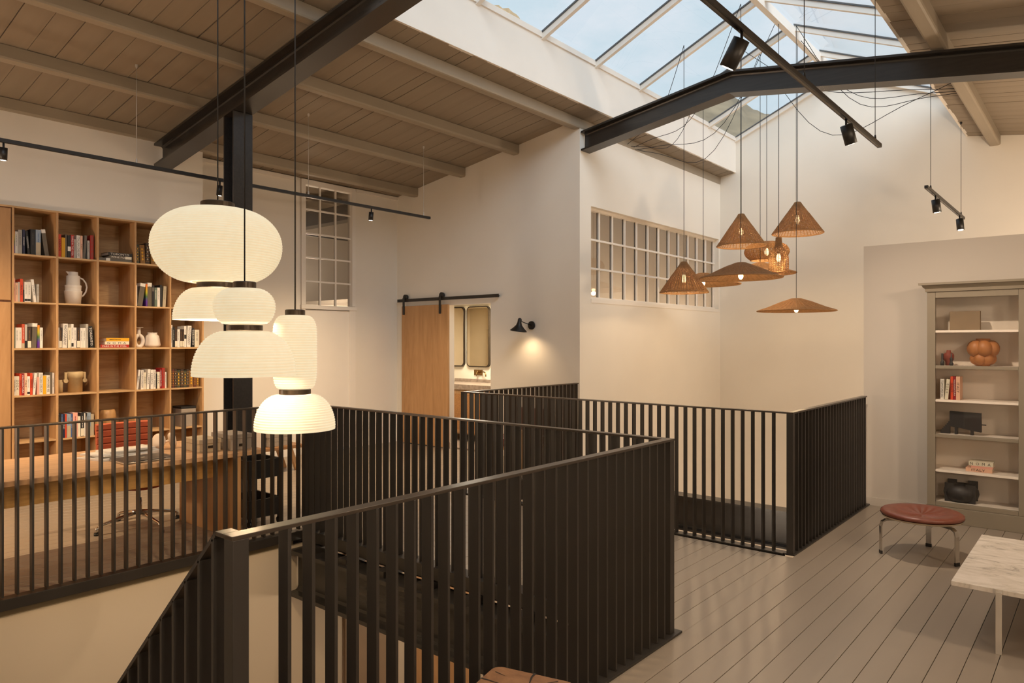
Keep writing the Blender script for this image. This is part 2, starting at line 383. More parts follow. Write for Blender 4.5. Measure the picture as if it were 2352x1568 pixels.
# ---- ceiling: boards running down the slope, purlins along x
ceil = structure('ceiling')
def slab(b, x0, x1, y0, y1, t0, t1):
    vs = [(x, y, zc(y)+t) for t in (t0, t1) for y in (y0, y1) for x in (x0, x1)]
    b.add(vs, [(0, 2, 3, 1), (4, 5, 7, 6), (0, 1, 5, 4), (2, 6, 7, 3), (0, 4, 6, 2), (1, 3, 7, 5)])
cb_ = MB(); YC = 4.785
slab(cb_, X0, XF+.1, YC+.06, YW+.15, .025, .2); slab(cb_, X0, XF+.1, Y0-.15, 2*RY-YC-.06, .025, .2)
cb_.build('roof_deck', 'gap_dark', ceil)
CM = {}
def cboard(x, w, y0, y1):
    g = random.choice((.004, .006, .006, .011)); key = (round(w, 3), g, y0)
    if key not in CM:
        b = MB()
        vs = [(xx, yy, zc(yy)+t) for t in (0, .024) for yy in (y0, y1) for xx in (g/2, w-g/2)]
        b.add(vs, [(0, 2, 3, 1), (4, 5, 7, 6), (0, 1, 5, 4), (2, 6, 7, 3), (0, 4, 6, 2), (1, 3, 7, 5)])
        CM[key] = b.mesh('ceiling_board')
    o = link('ceiling_board', CM[key], 'ceiling_paint', ceil); o.location = (x, 0, random.uniform(-.002, .002))
x = X0
while x < XF:
    w = random.choice((.15, .18, .21, .21, .24)); w = min(w, XF-x)
    cboard(x, w, YC+.004, YW)
    cboard(x, w, Y0, 2*RY-YC-.004); x += w
def purlin(yn, x1, wd_=.115, h=.128, sgn=1):
    """rounded timber; YN is its face towards the room axis, it reaches WD away from the ridge"""
    ya, yb = (yn, yn+wd_) if sgn > 0 else (yn-wd_, yn)
    zt = min(zc(ya), zc(yb))+.012; zb = zc(yn)-h; r = .022
    P = [(ya, zt), (ya, zb+r), (ya+r*.3, zb+r*.3), (ya+r, zb), (yb-r, zb), (yb-r*.3, zb+r*.3), (yb, zb+r), (yb, zt+.02)]
    b = MB(); b.prism(P, 'x', X0, x1); return b.build('purlin', 'purlin_paint', ceil)
for yn, x1 in ((8.02, XW), (7.03, XW), (6.04, XW), (5.05, XF)): purlin(yn, x1)
for yn, w_ in ((2*RY-5.05, .13), (2*RY-6.04, .13), (2*RY-7.03, .13), (2*RY-8.02, .13)): purlin(yn, XF, w_, .15, -1)
# ---- skylight
sky = structure('skylight')
b = MB(); SX0 = 1.98; k = .433; ZK = 4.90
for sg in (1, -1):
    yy = RY+sg*(YC-RY)
    b.box(SX0, yy, zc(YC)-.004, XF, yy+sg*.05, ZK)
b.build('curb', 'white_wood', sky)
b = MB(); b.box(SX0-.05, 2*RY-YC, zc(YC), SX0, YC, ZK+.05)
b.prism([(2*RY-YC, ZK), (YC, ZK), (RY, ZK+k*(YC-RY))], 'x', SX0-.05, SX0); b.build('end_gable', 'white_wood', sky)
for sg in (1, -1):
    b = MB(); P = [(RY+sg*u, v) for u, v in ((YC-RY-.02, ZK-.012), (YC-RY+.05, ZK-.012), (YC-RY+.05, ZK+.05), (YC-RY-.02, ZK+.05))]
    b.prism(P, 'x', SX0, XF); b.build('sill_bar', 'white_wood', sky)
b = MB(); zr = ZK+k*(YC-RY)
b.prism([(RY-.035, zr-.12), (RY+.035, zr-.12), (RY+.05, zr-.02), (RY, zr+.03), (RY-.05, zr-.02)], 'x', SX0, XF); b.build('ridge_beam', 'white_wood', sky)
xs = [SX0+.0+1.058*i for i in range(10)]
def bar_mesh(sg, w, t0, t1):
    b = MB(); a, c = YC-RY, 0.03
    vs = [(xx, RY+sg*u, ZK+k*(a-u)+t) for t in (t0, t1) for u in (c, a) for xx in (-w/2, w/2)]
    b.add(vs, [(0, 2, 3, 1), (4, 5, 7, 6), (0, 1, 5, 4), (2, 6, 7, 3), (0, 4, 6, 2), (1, 3, 7, 5)]); return b
for sg in (1, -1):
    me = bar_mesh(sg, .05, -.035, .03).mesh('glazing_bar'); mg = bar_mesh(sg, .075, .03, .05).mesh('bar_gasket')
    for i, xx in enumerate(xs):
        xx = min(xx, XF-.026)
        o = link('glazing_bar', me, 'white_wood', sky); o.location.x = xx
        o2 = link('gasket', mg, mat('gasket_grey', lin(86, 88, 90), .6) if 'gasket_grey' not in MATS else 'gasket_grey', o)
    pm = MB(); a = YC-RY
    pm.add([(xx, RY+sg*u, ZK+k*(a-u)+.035) for u in (.03, a) for xx in (.025, 1.033)], [(0, 2, 3, 1)])
    pme = pm.mesh('pane')
    for xx in xs[:-1]:
        o = link('pane', pme, 'skylight_glass', sky); o.location.x = xx

# ---- long interior window
win = structure('window_1')
b = MB(); gx0, gx1, gz0, gz1 = 7.582, 11.443, 2.09, 3.275; yw = YL+.07
b.box(gx0, YL-.006, gz0-.045, gx1+.02, YL+.05, gz0+.004); b.build('sill', 'white_wood', win)
b = MB(); b.box(gx0, yw, gz0, gx1, yw+.04, gz0+.035); b.box(gx0, yw, gz1-.035, gx1, yw+.04, gz1); b.build('window_frame', 'white_wood', win)
NX = 12; px_ = (gx1-gx0)/NX; zs = [gz0+.035+(gz1-gz0-.07)*i/3 for i in range(4)]
for i in range(NX+1):
    b = MB(); xx = gx0+px_*i; xx = min(max(xx, gx0+.012), gx1-.012)
    b.box(xx-.014, yw+.012, gz0+.03, xx+.014, yw+.033, gz1-.03); b.build('mullion', 'white_wood', win)
    b = MB(); b.box(xx-.012, yw+.039, gz0+.03, xx+.012, yw+.052, gz1-.03); b.build('steel_mullion', 'steel', win)
for zz in zs[1:3]:
    b = MB(); b.box(gx0, yw+.002, zz-.012, gx1, yw+.028, zz+.012); b.build('transom', 'white_wood', win)
for i in range(NX):
    for j in range(3):
        b = MB(); b.box(gx0+px_*i+.016, yw+.034, zs[j]+.006, gx0+px_*(i+1)-.016, yw+.038, zs[j+1]-.006)
        b.build('pane', 'window_glass', win)
# room behind that window (x 7.45..11.5, y 5.2..8.5) and the bathroom share this space
def rb(b):
    b.box(XW+.12, 6.30, 2.20, XF, 6.36, 4.3); b.box(8.72, 6.30, 0, XF, 6.36, 2.20)
wall('wall_study', rb, 'wall_paint')
wall('wall_bath', lambda b: (b.box(8.62, 6.3, 0, 8.72, 9.2, 2.16), b.box(XW+.12, 6.3, 0, 8.62, 6.36, 2.16), b.box(XW+.12, 9.2, 0, 8.72, 9.3, 2.16), b.box(XW+.06, YW+.15, 0, XW+.12, 9.2, 2.16)), 'bath_wall')
wall('ceiling_bath', lambda b: b.box(XW+.06, 6.3, 2.161, 8.72, 9.3, 2.19), 'bath_wall')
wall('wall_outer', lambda b: (b.box(8.72, YW, ZG, XF+.15, YW+.15, 2.16), b.box(XW+.2, YW, 2.2, XF+.15, YW+.15, 4.4), b.box(XF, 5.2, -.2, XF+.15, YW, 4.4)))
b = MB(); b.box(XW+.12, 5.24, -.2, XF, 9.3, 0); b.build('floor_bath', 'bath_stone', None, kind='structure')
# ---- tall window and white door in the recess wall
w2 = structure('window_2')
b = MB(); x0, x1, z0, z1 = 5.60, 6.51, 2.0, 3.785; yv = YW
for q in ((x0, z0+.06, x0+.065, z1), (x1-.06, z0+.06, x1, z1), (x0+.0655, z1-.07, x1-.0605, z1)): b.box(q[0], yv-.03, q[1], q[2], yv+.08, q[3])
b.box(x0-.01, yv-.045, z0, x1+.01, yv+.08, z0+.055); b.build('window_frame', 'white_wood', w2)
ix0, ix1, iz0, iz1 = x0+.065, x1-.06, z0+.055, z1-.07
for i in (1, 2):
    b = MB(); xx = ix0+(ix1-ix0)*i/3; b.box(xx-.012, yv+.01, iz0, xx+.012, yv+.04, iz1); b.build('muntin', 'white_wood', w2)
for j in range(1, 5):
    b = MB(); zz = iz0+(iz1-iz0)*j/5; b.box(ix0, yv+.012, zz-.011, ix1, yv+.038, zz+.011); b.build('crossbar', 'white_wood', w2)
for i in range(3):
    for j in range(5):
        b = MB(); b.box(ix0+(ix1-ix0)*i/3+.013, yv+.022, iz0+(iz1-iz0)*j/5+.012, ix0+(ix1-ix0)*(i+1)/3-.013, yv+.026, iz0+(iz1-iz0)*(j+1)/5-.012)
        b.build('pane', 'window_glass', w2)
d1 = structure('door_1')
b = MB(); b.box(5.66, yv-.012, .02, 6.40, yv+.045, 1.99); b.build('door_panel', 'white_wood', d1)
b = MB()
for q in ((5.60, 0, 5.66, 2.0), (6.40, 0, 6.51, 2.0)): b.box(q[0], yv-.03, q[1], q[2], yv+.04, q[3])
b.build('door_frame', 'white_wood', d1)
tr = MB(); tr.box(4.02, YW-.03, 3.745, 5.515, YW, 3.79); tr.box(6.52, YW-.03, 3.745, XW, YW, 3.79); tr.build('trim_2', 'wall_paint', None, kind='structure')
tr = MB(); tr.box(5.52, YW-.02, 0, 5.575, YW, 3.75); tr.build('trim_3', 'white_wood', None, kind='structure')
# room behind the tall window
nb = structure('room_beyond')
b = MB(); b.box(4.0, 11.5, 1.95, 9.5, 11.6, 4.6); b.box(9.4, 8.7, 2.2, 9.5, 11.6, 4.6); b.box(4.0, 8.7, 1.95, 4.1, 11.6, 4.6); b.box(4.0, 8.66, 1.95, 7.38, 11.6, 2.0); b.box(7.38, 8.66, 2.195, 9.5, 11.6, 2.25); b.box(7.34, 8.66, 1.94, 7.385, 11.6, 2.26); b.build('wall_beyond', 'wall_paint', nb)
b = MB(); b.box(4.0, 8.66, 4.05, 9.5, 11.6, 4.15); b.build('ceiling_beyond', 'ceiling_paint', nb)
for yy in (9.3, 10.3, 11.2):
    b = MB(); b.box(4.0, yy, 3.93, 9.5, yy+.11, 4.06); b.build('purlin', 'purlin_paint', nb)
b = MB(); b.box(7.0, 8.7, 3.50, 7.2, 11.5, 3.75); b.build('steel_beam', 'steel_beam', nb)
b = MB(); b.box(5.9, 9.4, 3.17, 7.1, 9.43, 3.20); b.build('track', 'black', nb)
light('room_beyond_lamp', 'POINT', (6.8, 10.0, 2.6), 34, WARM2, size=.2)

# ---- hills seen through the skylight
def hill(name, pts, dist, m, label, seed):
    """rugged ridge: its crest stands DIST away, the near flank comes down towards the house and the far flank falls away behind"""
    from mathutils import noise
    b = MB(); n = len(pts); V = []; prof = [(.55, 0), (.64, .25), (.72, .45), (.79, .60), (.85, .73), (.90, .83), (.94, .91), (.975, .965), (1, 1), (1.06, .9), (1.2, .5), (1.4, 0)]
    for f_, hgt in prof:
        for px, py in pts:
            d = _ray(px, py); top = d[2]*dist; p = Vector((d[0]*dist*f_, d[1]*dist*f_, 0))
            w_ = 0 if hgt == 1 or hgt == 0 else 1
            j = noise.noise(p*.055+Vector((seed, 0, 0)))*.10+noise.noise(p*.17+Vector((0, seed, 0)))*.05
            j2 = noise.noise(p*.11+Vector((0, 0, seed)))*.05*dist*w_
            V.append((p.x+j2*.5, p.y-j2*.5, H+top*hgt+(j-.03)*top*w_*min(1, (1-hgt)*5)))
    F = [(j*n+i, j*n+i+1, (j+1)*n+i+1, (j+1)*n+i) for j in range(len(prof)-1) for i in range(n-1)]
    b.add(V, F, True); o = b.build(name, m, None); o['label'] = label; o['category'] = 'hill'; return o
def crest(keys, step, amp, seed):
    rnd = random.Random(seed); out = []
    for (xa, ya), (xb, yb) in zip(keys, keys[1:]):
        k_ = max(1, int(abs(xb-xa)/step))
        for i in range(k_): t_ = i/k_; out.append((xa+(xb-xa)*t_, ya+(yb-ya)*t_+rnd.uniform(-amp, amp)))
    return out+[keys[-1]]
hill('rocky_hill', crest([(960, 120), (1060, 60), (1118, 22), (1132, 12), (1146, 12), (1154, 20), (1168, 19), (1180, 30), (1192, 38), (1201, 55), (1218, 100), (1260, 200)], 6, 1.5, 1), 160, 'rock_brown', 'sunlit brown rock outcrop above the skylight kerb near the black beam', 3)
hill('green_hill', crest([(1380, 330), (1480, 240), (1510, 222), (1560, 228), (1640, 218), (1690, 224), (1712, 236), (1730, 250), (1775, 266), (1830, 300), (1900, 340)], 8, 2, 2), 220, 'rock_green', 'grey green scrub hillside seen through the far end of the skylight', 5)

# ================================================================== STEEL FRAME
def ibeam_poly(w, h, tf, tw, r=.02):
    a, c = w/2, tw/2
    return [(-a, 0), (a, 0), (a, tf), (c+r, tf), (c+r*.3, tf+r*.3), (c, tf+r), (c, h-tf-r), (c+r*.3, h-tf-r*.3), (c+r, h-tf), (a, h-tf), (a, h), (-a, h),
            (-a, h-tf), (-c-r, h-tf), (-c-r*.3, h-tf-r*.3), (-c, h-tf-r), (-c, tf+r), (-c-r*.3, tf+r*.3), (-c-r, tf), (-a, tf)]
def rafter(label, xa, ya, xb_w=.2):
    """bent I-beam following the roof from y=YA over the ridge to the far eave"""
    o = thing('steel_beam', label, 'beam', (xa+xb_w/2, ya, zc(ya)-.405))
    P = ibeam_poly(xb_w, .245, .022, .012); n_ = len(P); b = MB(); vs = []
    for yy in (ya, RY-.02, Y0):
        z0 = zc(yy)-.405
        vs += [(xa+xb_w/2+u, yy, z0+v) for u, v in P]
    fs = [(j*n_+i, j*n_+(i+1) % n_, (j+1)*n_+(i+1) % n_, (j+1)*n_+i) for j in range(2) for i in range(n_)]
    b.add(vs, fs); b.add(vs[:n_], [tuple(range(n_))]); b.add(vs[2*n_:], [tuple(range(n_))])
    b.build('rafter', 'steel_beam', o); return o
rafter('dark steel roof beam over the paper lanterns, resting on the black column', 3.43, 8.0)
rafter('bent dark steel roof beam crossing below the skylight, ends at white corner', 7.335, 5.045, .19)
col = thing('steel_column', 'black steel column with flanges standing behind the paper lanterns', 'column', (3.53, 6.40, 0))
b = MB(); P = ibeam_poly(.195, .185, .013, .009, .012); b.prism([(3.53+u, 6.31+v) for u, v in P], 'z', 0.012, zc(6.31)-.412); b.build('shaft', 'steel_beam', col)
b = MB(); b.box(3.42, 6.29, 0, 3.64, 6.52, .012); b.build('base_plate', 'steel', col)
# floor beams around the wells
fbm = thing('steel_beam', 'dark steel floor beam under the stairwell side railing', 'beam', (3.335, 3.4, -.5))
b = MB(); b.prism([(3.335+u, -.50+v) for u, v in ibeam_poly(.2, .37, .03, .02, .03)], 'y', 1.3, 5.08); b.build('girder', 'steel_beam', fbm)
for i in range(8):
    b = MB(); yy = 4.85-.43*i; b.box(3.27, yy-.05, -.13, 3.45, yy+.05, -.085); b.build('spacer', 'steel', fbm)
fb2 = thing('steel_beam', 'dark steel beam across the open void beyond the corner railing', 'beam', (7.46, 3.4, -.57))
b = MB(); b.prism([(7.46+u, -.575+v) for u, v in ibeam_poly(.2, .385, .02, .012, .02)], 'y', -1.0, YL-.005); b.build('girder', 'steel_beam', fb2)

# ================================================================== RAILINGS
RH, TH, DP, SP = 1.037, .012, .048, .0785
def bal_mesh(along, h0=.012, h1=RH-.012):
    b = MB()
    if along == 'x': b.cbox(-TH/2, -DP/2, h0, TH/2, DP/2, h1, .0012)
    else: b.cbox(-DP/2, -TH/2, h0, DP/2, TH/2, h1, .0012)
    return b.mesh('baluster')
BX, BY = bal_mesh('x'), bal_mesh('y')
def run(root, along, a0, a1, c, n0=None):
    """balusters from a0 to a1 along an axis at cross position C"""
    n_ = int((a1-a0)/SP); s0 = (a1-a0-n_*SP)/2
    for i in range(n_+1):
        a = a0+s0+i*SP
        o = link('baluster', BX if along == 'x' else BY, 'steel', root)
        p = (a, c, 0) if along == 'x' else (c, a, 0); ro = root['_o']
        o.location = (p[0]-ro[0], p[1]-ro[1], p[2]-ro[2])
def rail_box(root, name, x0, y0, x1, y1, z0, z1):
    b = MB(); b.cbox(x0, y0, z0, x1, y1, z1, .0015); return b.build(name, 'rail_top' if name == 'handrail' else 'steel', root)
r1 = thing('stairwell_railing', 'black flat-bar railing around the stairwell under the paper lanterns', 'railing', (2.2, 1.786, 0))
rail_box(r1, 'handrail', .955, 1.762, 3.435, 1.81, RH-.012, RH)
rail_box(r1, 'handrail', 3.387, 1.811, 3.435, 5.125, RH-.012, RH)
rail_box(r1, 'handrail', X0, 5.077, 3.386, 5.125, RH-.012, RH)
rail_box(r1, 'handrail', .955, 1.811, 1.001, 1.853, RH-.012, RH)
rail_box(r1, 'base_plate', .93, 1.742, 3.48, 1.83, 0, .012)
rail_box(r1, 'base_plate', 3.36, 1.832, 3.48, 5.06, -.075, .012)
rail_box(r1, 'base_plate', X0, 5.062, 3.48, 5.14, -.064, .004)
run(r1, 'x', 1.09, 3.36, 1.786); run(r1, 'y', 1.86, 5.05, 3.411); run(r1, 'x', X0+.05, 3.36, 5.101)
rail_box(r1, 'post', .958, 1.764, 1.004, 1.81, -.2, RH-.012); rail_box(r1, 'post', 3.387, 1.764, 3.433, 1.81, .012, RH-.012)
rail_box(r1, 'post', 3.387, 5.078, 3.433, 5.124, .012, RH-.012)
# sloping handrail down the stair
b = MB(); sl = -.94; y0_, y1_ = 1.853, 4.75
vs = [(x_, y_, RH+sl*(y_-1.853)+t) for t in (-.016, 0) for y_ in (y0_, y1_) for x_ in (.955, 1.001)]
b.add(vs, [(0, 2, 3, 1), (4, 5, 7, 6), (0, 1, 5, 4), (2, 6, 7, 3), (0, 4, 6, 2), (1, 3, 7, 5)]); b.build('handrail', 'steel', r1, label='handrail sloping down the stair')
for i in range(34):
    yy = 1.868+i*.0785; zt = RH+sl*(yy-1.853)-.01
    b = MB(); b.cbox(.955, yy-.006, zt-1.12, 1.001, yy+.006, zt, .0012); b.build('baluster', 'steel', r1)
b = MB(); vs = [(x_, y_, sl*(y_-1.853)+t) for t in (-.28, 0) for y_ in (1.85, 4.75) for x_ in (.95, 1.006)]
b.add(vs, [(0, 2, 3, 1), (4, 5, 7, 6), (0, 1, 5, 4), (2, 6, 7, 3), (0, 4, 6, 2), (1, 3, 7, 5)]); b.build('stringer', 'steel', r1)
st = thing('staircase', 'steel stair going down beside the sloping handrail', 'stair', (.45, 3.3, ZG))
for i in range(15):
    b = MB(); yy = 1.86+.195*i; zz = -.19*(i+1); b.box(0, yy, zz-.04, .948, yy+.24, zz); b.build('tread', 'steel', st)
r2 = thing('void_railing', 'black flat-bar railing around the open void below the wicker lamps', 'railing', (6.2, 1.77, 0))
rail_box(r2, 'handrail', 5.236, 1.752, 7.285, 1.80, RH-.012, RH)
rail_box(r2, 'handrail', 5.236, 1.801, 5.284, 5.09, RH-.012, RH)
rail_box(r2, 'handrail', 5.285, 5.042, 7.285, 5.09, RH-.012, RH)
rail_box(r2, 'base_plate', 5.235, 1.742, 7.345, 1.82, 0, .012)
rail_box(r2, 'base_plate', 5.22, 1.82, 5.30, 5.03, 0, .012)
rail_box(r2, 'base_plate', 5.22, 5.03, 7.32, 5.10, 0, .012)
rail_box(r2, 'fascia', 5.28, 1.83, 5.30, 5.03, -.14, -.002)
run(r2, 'x', 5.33, 7.27, 1.777); run(r2, 'y', 1.86, 5.0, 5.26); run(r2, 'x', 5.36, 7.27, 5.066)
rail_box(r2, 'post', 5.237, 1.753, 5.283, 1.799, .012, RH-.012); rail_box(r2, 'post', 5.237, 5.043, 5.283, 5.089, .012, RH-.012)

# ================================================================== LAMPS
def cord(root, pts, r, m='cord_black', name='cord'):
    b = MB(); b.tube(pts, r, 6); return b.build(name, m, root)
def ribbed(prof, c, pitch=.0145, amp=.0038, n=64):
    """resample a smooth profile and press paper ribs into it"""
    L = [0]
    for (r0, z0), (r1_, z1_) in zip(prof, prof[1:]): L.append(L[-1]+math.hypot(r1_-r0, z1_-z0))
    N = max(12, int(L[-1]/pitch)*4); out = []
    for i in range(N+1):
        s_ = L[-1]*i/N; j = max(q for q in range(len(L)) if L[q] <= s_+1e-9); j = min(j, len(L)-2)
        t_ = (s_-L[j])/max(1e-9, L[j+1]-L[j]); r0, z0 = prof[j]; r1_, z1_ = prof[j+1]
        nx, nz_ = (z1_-z0), -(r1_-r0); q = math.hypot(nx, nz_) or 1
        off = amp*(abs(math.sin(math.pi*i/4))-.5)*(1 if 2 < i < N-2 else 0)
        sg = -1
        out.append((r0+(r1_-r0)*t_+sg*off*nx/q, z0+(z1_-z0)*t_+sg*off*nz_/q))
    b = MB(); b.lathe(out, c, n)
    g = MB()
    for i in range(4, N-3, 4):
        r_, z_ = out[i]; g.lathe([(r_+.0014, z_), (r_, z_+.0008), (r_-.002, z_), (r_, z_-.0008), (r_+.0014, z_)], c, n)
    return b, g
def ell(rt, zt, rmax, zm, rb, zb, p=2.0, n=22):
    """smooth bulging profile: radius RT at top ZT, widest RMAX at ZM, RB at ZB"""
    out = []
    for i in range(n+1):
        a = i/n; z = zt+(zb-zt)*a
        if z >= zm: q = (z-zm)/(zt-zm); r = rt+(rmax-rt)*(max(0, 1-q**p))**(1/p)
        else: q = (zm-z)/(zm-zb); r = rb+(rmax-rb)*(max(0, 1-q**p))**(1/p)
        out.append((r, z))
    # denser near the ends so shoulders stay round
    return out
def smooth_ell(rt, zt, rmax, zm, rb, zb, e=2.0, n=16):
    out = []
    for i in range(n+1):
        a = math.pi/2*i/n; out.append((rt+(rmax-rt)*math.sin(a)**(2/e), zm+(zt-zm)*math.cos(a)**(2/e)))
    if zb < zm-1e-6:
        for i in range(1, n+1):
            a = math.pi/2*i/n; out.append((rb+(rmax-rb)*math.cos(a)**(2/e), zm-(zm-zb)*math.sin(a)**(2/e)))
    return out
def lantern(c, label, cap, upper, ring, lower, ztop, wat):
    o = thing('paper_lantern_pendant', label, 'pendant lamp', (c[0], c[1], lower[0][-1] if False else c[2]), 'pleated paper lantern pendants')
    x_, y_ = c[0], c[1]
    cord(o, [(x_, y_, ztop), (x_, y_, cap[1])], .0042)
    b = MB(); r_, z1_, z0_ = cap; b.lathe([(0.001, z1_), (r_-.004, z1_), (r_, z1_-.004), (r_, z0_), (0.001, z0_)], (x_, y_, 0), 40, False); b.build('cap', 'dark_brass', o)
    u_, g_ = ribbed(upper, (x_, y_, 0)); us = u_.build('upper_shade', 'lantern_paper', o); g_.build('ribs', 'lantern_rib', us, kind='stuff')
    b = MB(); r_, z1_, z0_ = ring; b.lathe([(r_-.012, z1_), (r_, z1_-.002), (r_, z0_+.002), (r_-.012, z0_)], (x_, y_, 0), 48, False); b.build('ring', 'dark_brass', o)
    u_, g_ = ribbed(lower, (x_, y_, 0)); us = u_.build('lower_shade', 'lantern_paper', o); g_.build('ribs', 'lantern_rib', us, kind='stuff')
    zb_ = (ring[1]+lower[-1][1])/2
    b = MB(); b.lathe([(.001, zb_+.05), (.03, zb_+.04), (.04, zb_), (.03, zb_-.035), (.001, zb_-.045)], (x_, y_, 0), 16); b.build('bulb', 'bulb_glow', o)
    zu = (upper[0][1]+upper[-1][1])/2
    light('lantern_light', 'POINT', (x_, y_, zb_-.05), wat*1.5, WARM, o, .04)
    return o
lantern((2.021, 3.889, 1.672), 'largest paper lantern pendant, wide squashed globe over a dome', (.092, 2.341, 2.303), smooth_ell(.12, 2.300, .350, 2.095, .135, 1.885), (.112, 1.884, 1.852), smooth_ell(.118, 1.85, .235, 1.675, .235, 1.672), zc(3.889)+.9, 26)
lantern((1.884, 3.353, 1.378), 'paper lantern pendant with small globe over a wide shallow dome', (.056, 1.852, 1.820), smooth_ell(.06, 1.818, .149, 1.727, .085, 1.636), (.088, 1.634, 1.604), smooth_ell(.095, 1.602, .249, 1.385, .249, 1.378), 5.4, 22)
lantern((2.333, 3.596, 1.045), 'lowest paper lantern pendant, tall cylinder over a dome', (.056, 1.733, 1.702), smooth_ell(.06, 1.70, .122, 1.58, .122, 1.40, 2.6)[:17]+smooth_ell(.06, 1.70, .122, 1.40, .08, 1.278, 2.6)[17:], (.088, 1.276, 1.246), smooth_ell(.095, 1.244, .225, 1.06, .225, 1.045), 5.4, 22)

# wicker pendants
def wicker(kind, c, rad, zt, zb, label, ztop, wat):
    x_, y_ = c; o = thing('wicker_pendant', label, 'pendant lamp', (x_, y_, zb), 'wicker pendant lamps over the void')
    h = zt-zb
    if kind == 'cone': prof = [(rad*.115, zt), (rad*.15, zt-.05*h), (rad*.97, zb+.03*h), (rad, zb)]
    elif kind == 'disc': prof = [(rad*.13, zt), (rad*.16, zt-.04*h), (rad*.40, zt-.30*h), (rad*.75, zb+.25*h), (rad*.97, zb+.04*h), (rad, zb)]
    elif kind == 'onion': prof = [(rad*.16, zt), (rad*.5, zt-.03*h), (rad*.85, zt-.2*h), (rad*.99, zt-.45*h), (rad, zt-.58*h), (rad*.93, zt-.78*h), (rad*.72, zb)]
    else: prof = [(rad*.28, zt), (rad*.33, zt-.22*h), (rad*.42, zt-.27*h), (rad*.86, zt-.42*h), (rad*.98, zt-.55*h), (rad, zb+.12*h), (rad*.9, zb+.02*h), (rad*.72, zb)]
    L = [0]
    for (a, p), (q, r_) in zip(prof, prof[1:]): L.append(L[-1]+math.hypot(q-a, r_-p))
    def pt(s_):
        j = min(max(q for q in range(len(L)) if L[q] <= s_+1e-9), len(L)-2); t_ = (s_-L[j])/(L[j+1]-L[j])
        return (prof[j][0]+(prof[j+1][0]-prof[j][0])*t_, prof[j][1]+(prof[j+1][1]-prof[j][1])*t_)
    nst = 24 if kind in ('bottle',) else 44
    # weave: hoops winding in and out of the stakes
    b = MB(); N = max(14, int(L[-1]/.0125)); seg = nst*2; th = .0041
    for i in range(N+1):
        r_, z_ = pt(L[-1]*i/N); vs = []; ph = i % 2
        for k_ in range(seg):
            a = 2*math.pi*k_/seg; off = (.0035 if (k_ % 4 in ((0, 1) if ph else (2, 3))) else -.0035)
            q = r_+off
            for du, dz in ((-th*.5, 0), (0, th), (th*.5, 0), (0, -th)): vs.append((x_+(q+du)*math.cos(a), y_+(q+du)*math.sin(a), z_+dz))
        fs = []
        for k_ in range(seg):
            for e in range(4): fs.append((k_*4+e, k_*4+(e+1) % 4, ((k_+1) % seg)*4+(e+1) % 4, ((k_+1) % seg)*4+e))
        b.add(vs, fs, True)
    b.build('weave', 'wicker', o, kind='stuff')
    b = MB(); M_ = 10
    for k_ in range(nst):
        a = 2*math.pi*(k_+.25)/nst; pts = []; rr_ = []
        for i in range(M_+1):
            r_, z_ = pt(L[-1]*i/M_); pts.append((x_+(r_)*math.cos(a), y_+(r_)*math.sin(a), z_+.002)); rr_.append(.0058 if r_ > .12 else .0035)
        b.tube(pts, rr_, 5, False)
    b.build('stakes', 'wicker', o, kind='stuff')
    b = MB(); b.lathe([(.001, zt+.006), (prof[0][0]*.9, zt+.006), (prof[0][0], zt), (prof[0][0]+.004, zt-.02), (prof[0][0]*.9, zt-.03)], (x_, y_, 0), 24); b.build('crown', 'wicker', o)
    rr_, zr_ = prof[-1]; b = MB(); b.tube([(x_+rr_*math.cos(2*math.pi*i/48), y_+rr_*math.sin(2*math.pi*i/48), zr_) for i in range(49)], .008, 6, False); b.build('rim', 'wicker', o)
    zbulb = zb+.03 if kind == 'disc' else zt-h*.55
    b = MB(); b.lathe([(.001, zbulb+.10), (.018, zbulb+.10), (.018, zbulb+.05)], (x_, y_, 0), 12); b.build('socket', 'black', o)
    b = MB(); b.lathe([(.014, zbulb+.05), (.026, zbulb+.01), (.028, zbulb-.02), (.016, zbulb-.045), (.001, zbulb-.05)], (x_, y_, 0), 12); b.build('bulb', 'bulb_glow', o)
    light('wicker_light', 'POINT', (x_, y_, zbulb-.075 if kind == 'disc' else zbulb-.06), wat, WARM, o, .03)
    cord(o, [(x_, y_, ztop), (x_, y_, zt)], .0035)
    return o
def glz(y): return 4.904+.433*(4.785-max(y, 2*RY-y))-.02
WK = [('cone', 8.79, 1571, 109, 602, 677, 'nearest low wicker cone lamp, farthest left, in front of the grid window'),
      ('disc', 9.75, 1615, 166, 628, 655, 'flat wicker disc lamp half hidden behind the lowest cone lamp'),
      ('cone', 9.28, 1702.5, 108, 492, 570, 'middle wicker cone lamp hanging right above the large disc lamp'),
      ('disc', 8.36, 1701.5, 183, 604, 640, 'large wicker disc lamp with bare bulb in the middle of the cluster'),
      ('disc', 9.5, 1746, 156, 604, 630, 'wicker disc lamp mostly hidden behind bottle lamp and large disc'),
      ('onion', 9.9, 1761, 98, 556, 602, 'round wicker drum lamp behind the bottle shaped one'),
      ('bottle', 8.83, 1788.5, 43, 546, 634, 'narrow bottle shaped wicker lamp with long neck'),
      ('cone', 9.41, 1832, 111, 465, 541, 'highest wicker cone lamp, farthest right of the cones'),
      ('disc', 9.0, 1829, 171, 686, 716, 'lowest wicker disc lamp hanging alone below the others')]
wpos = []
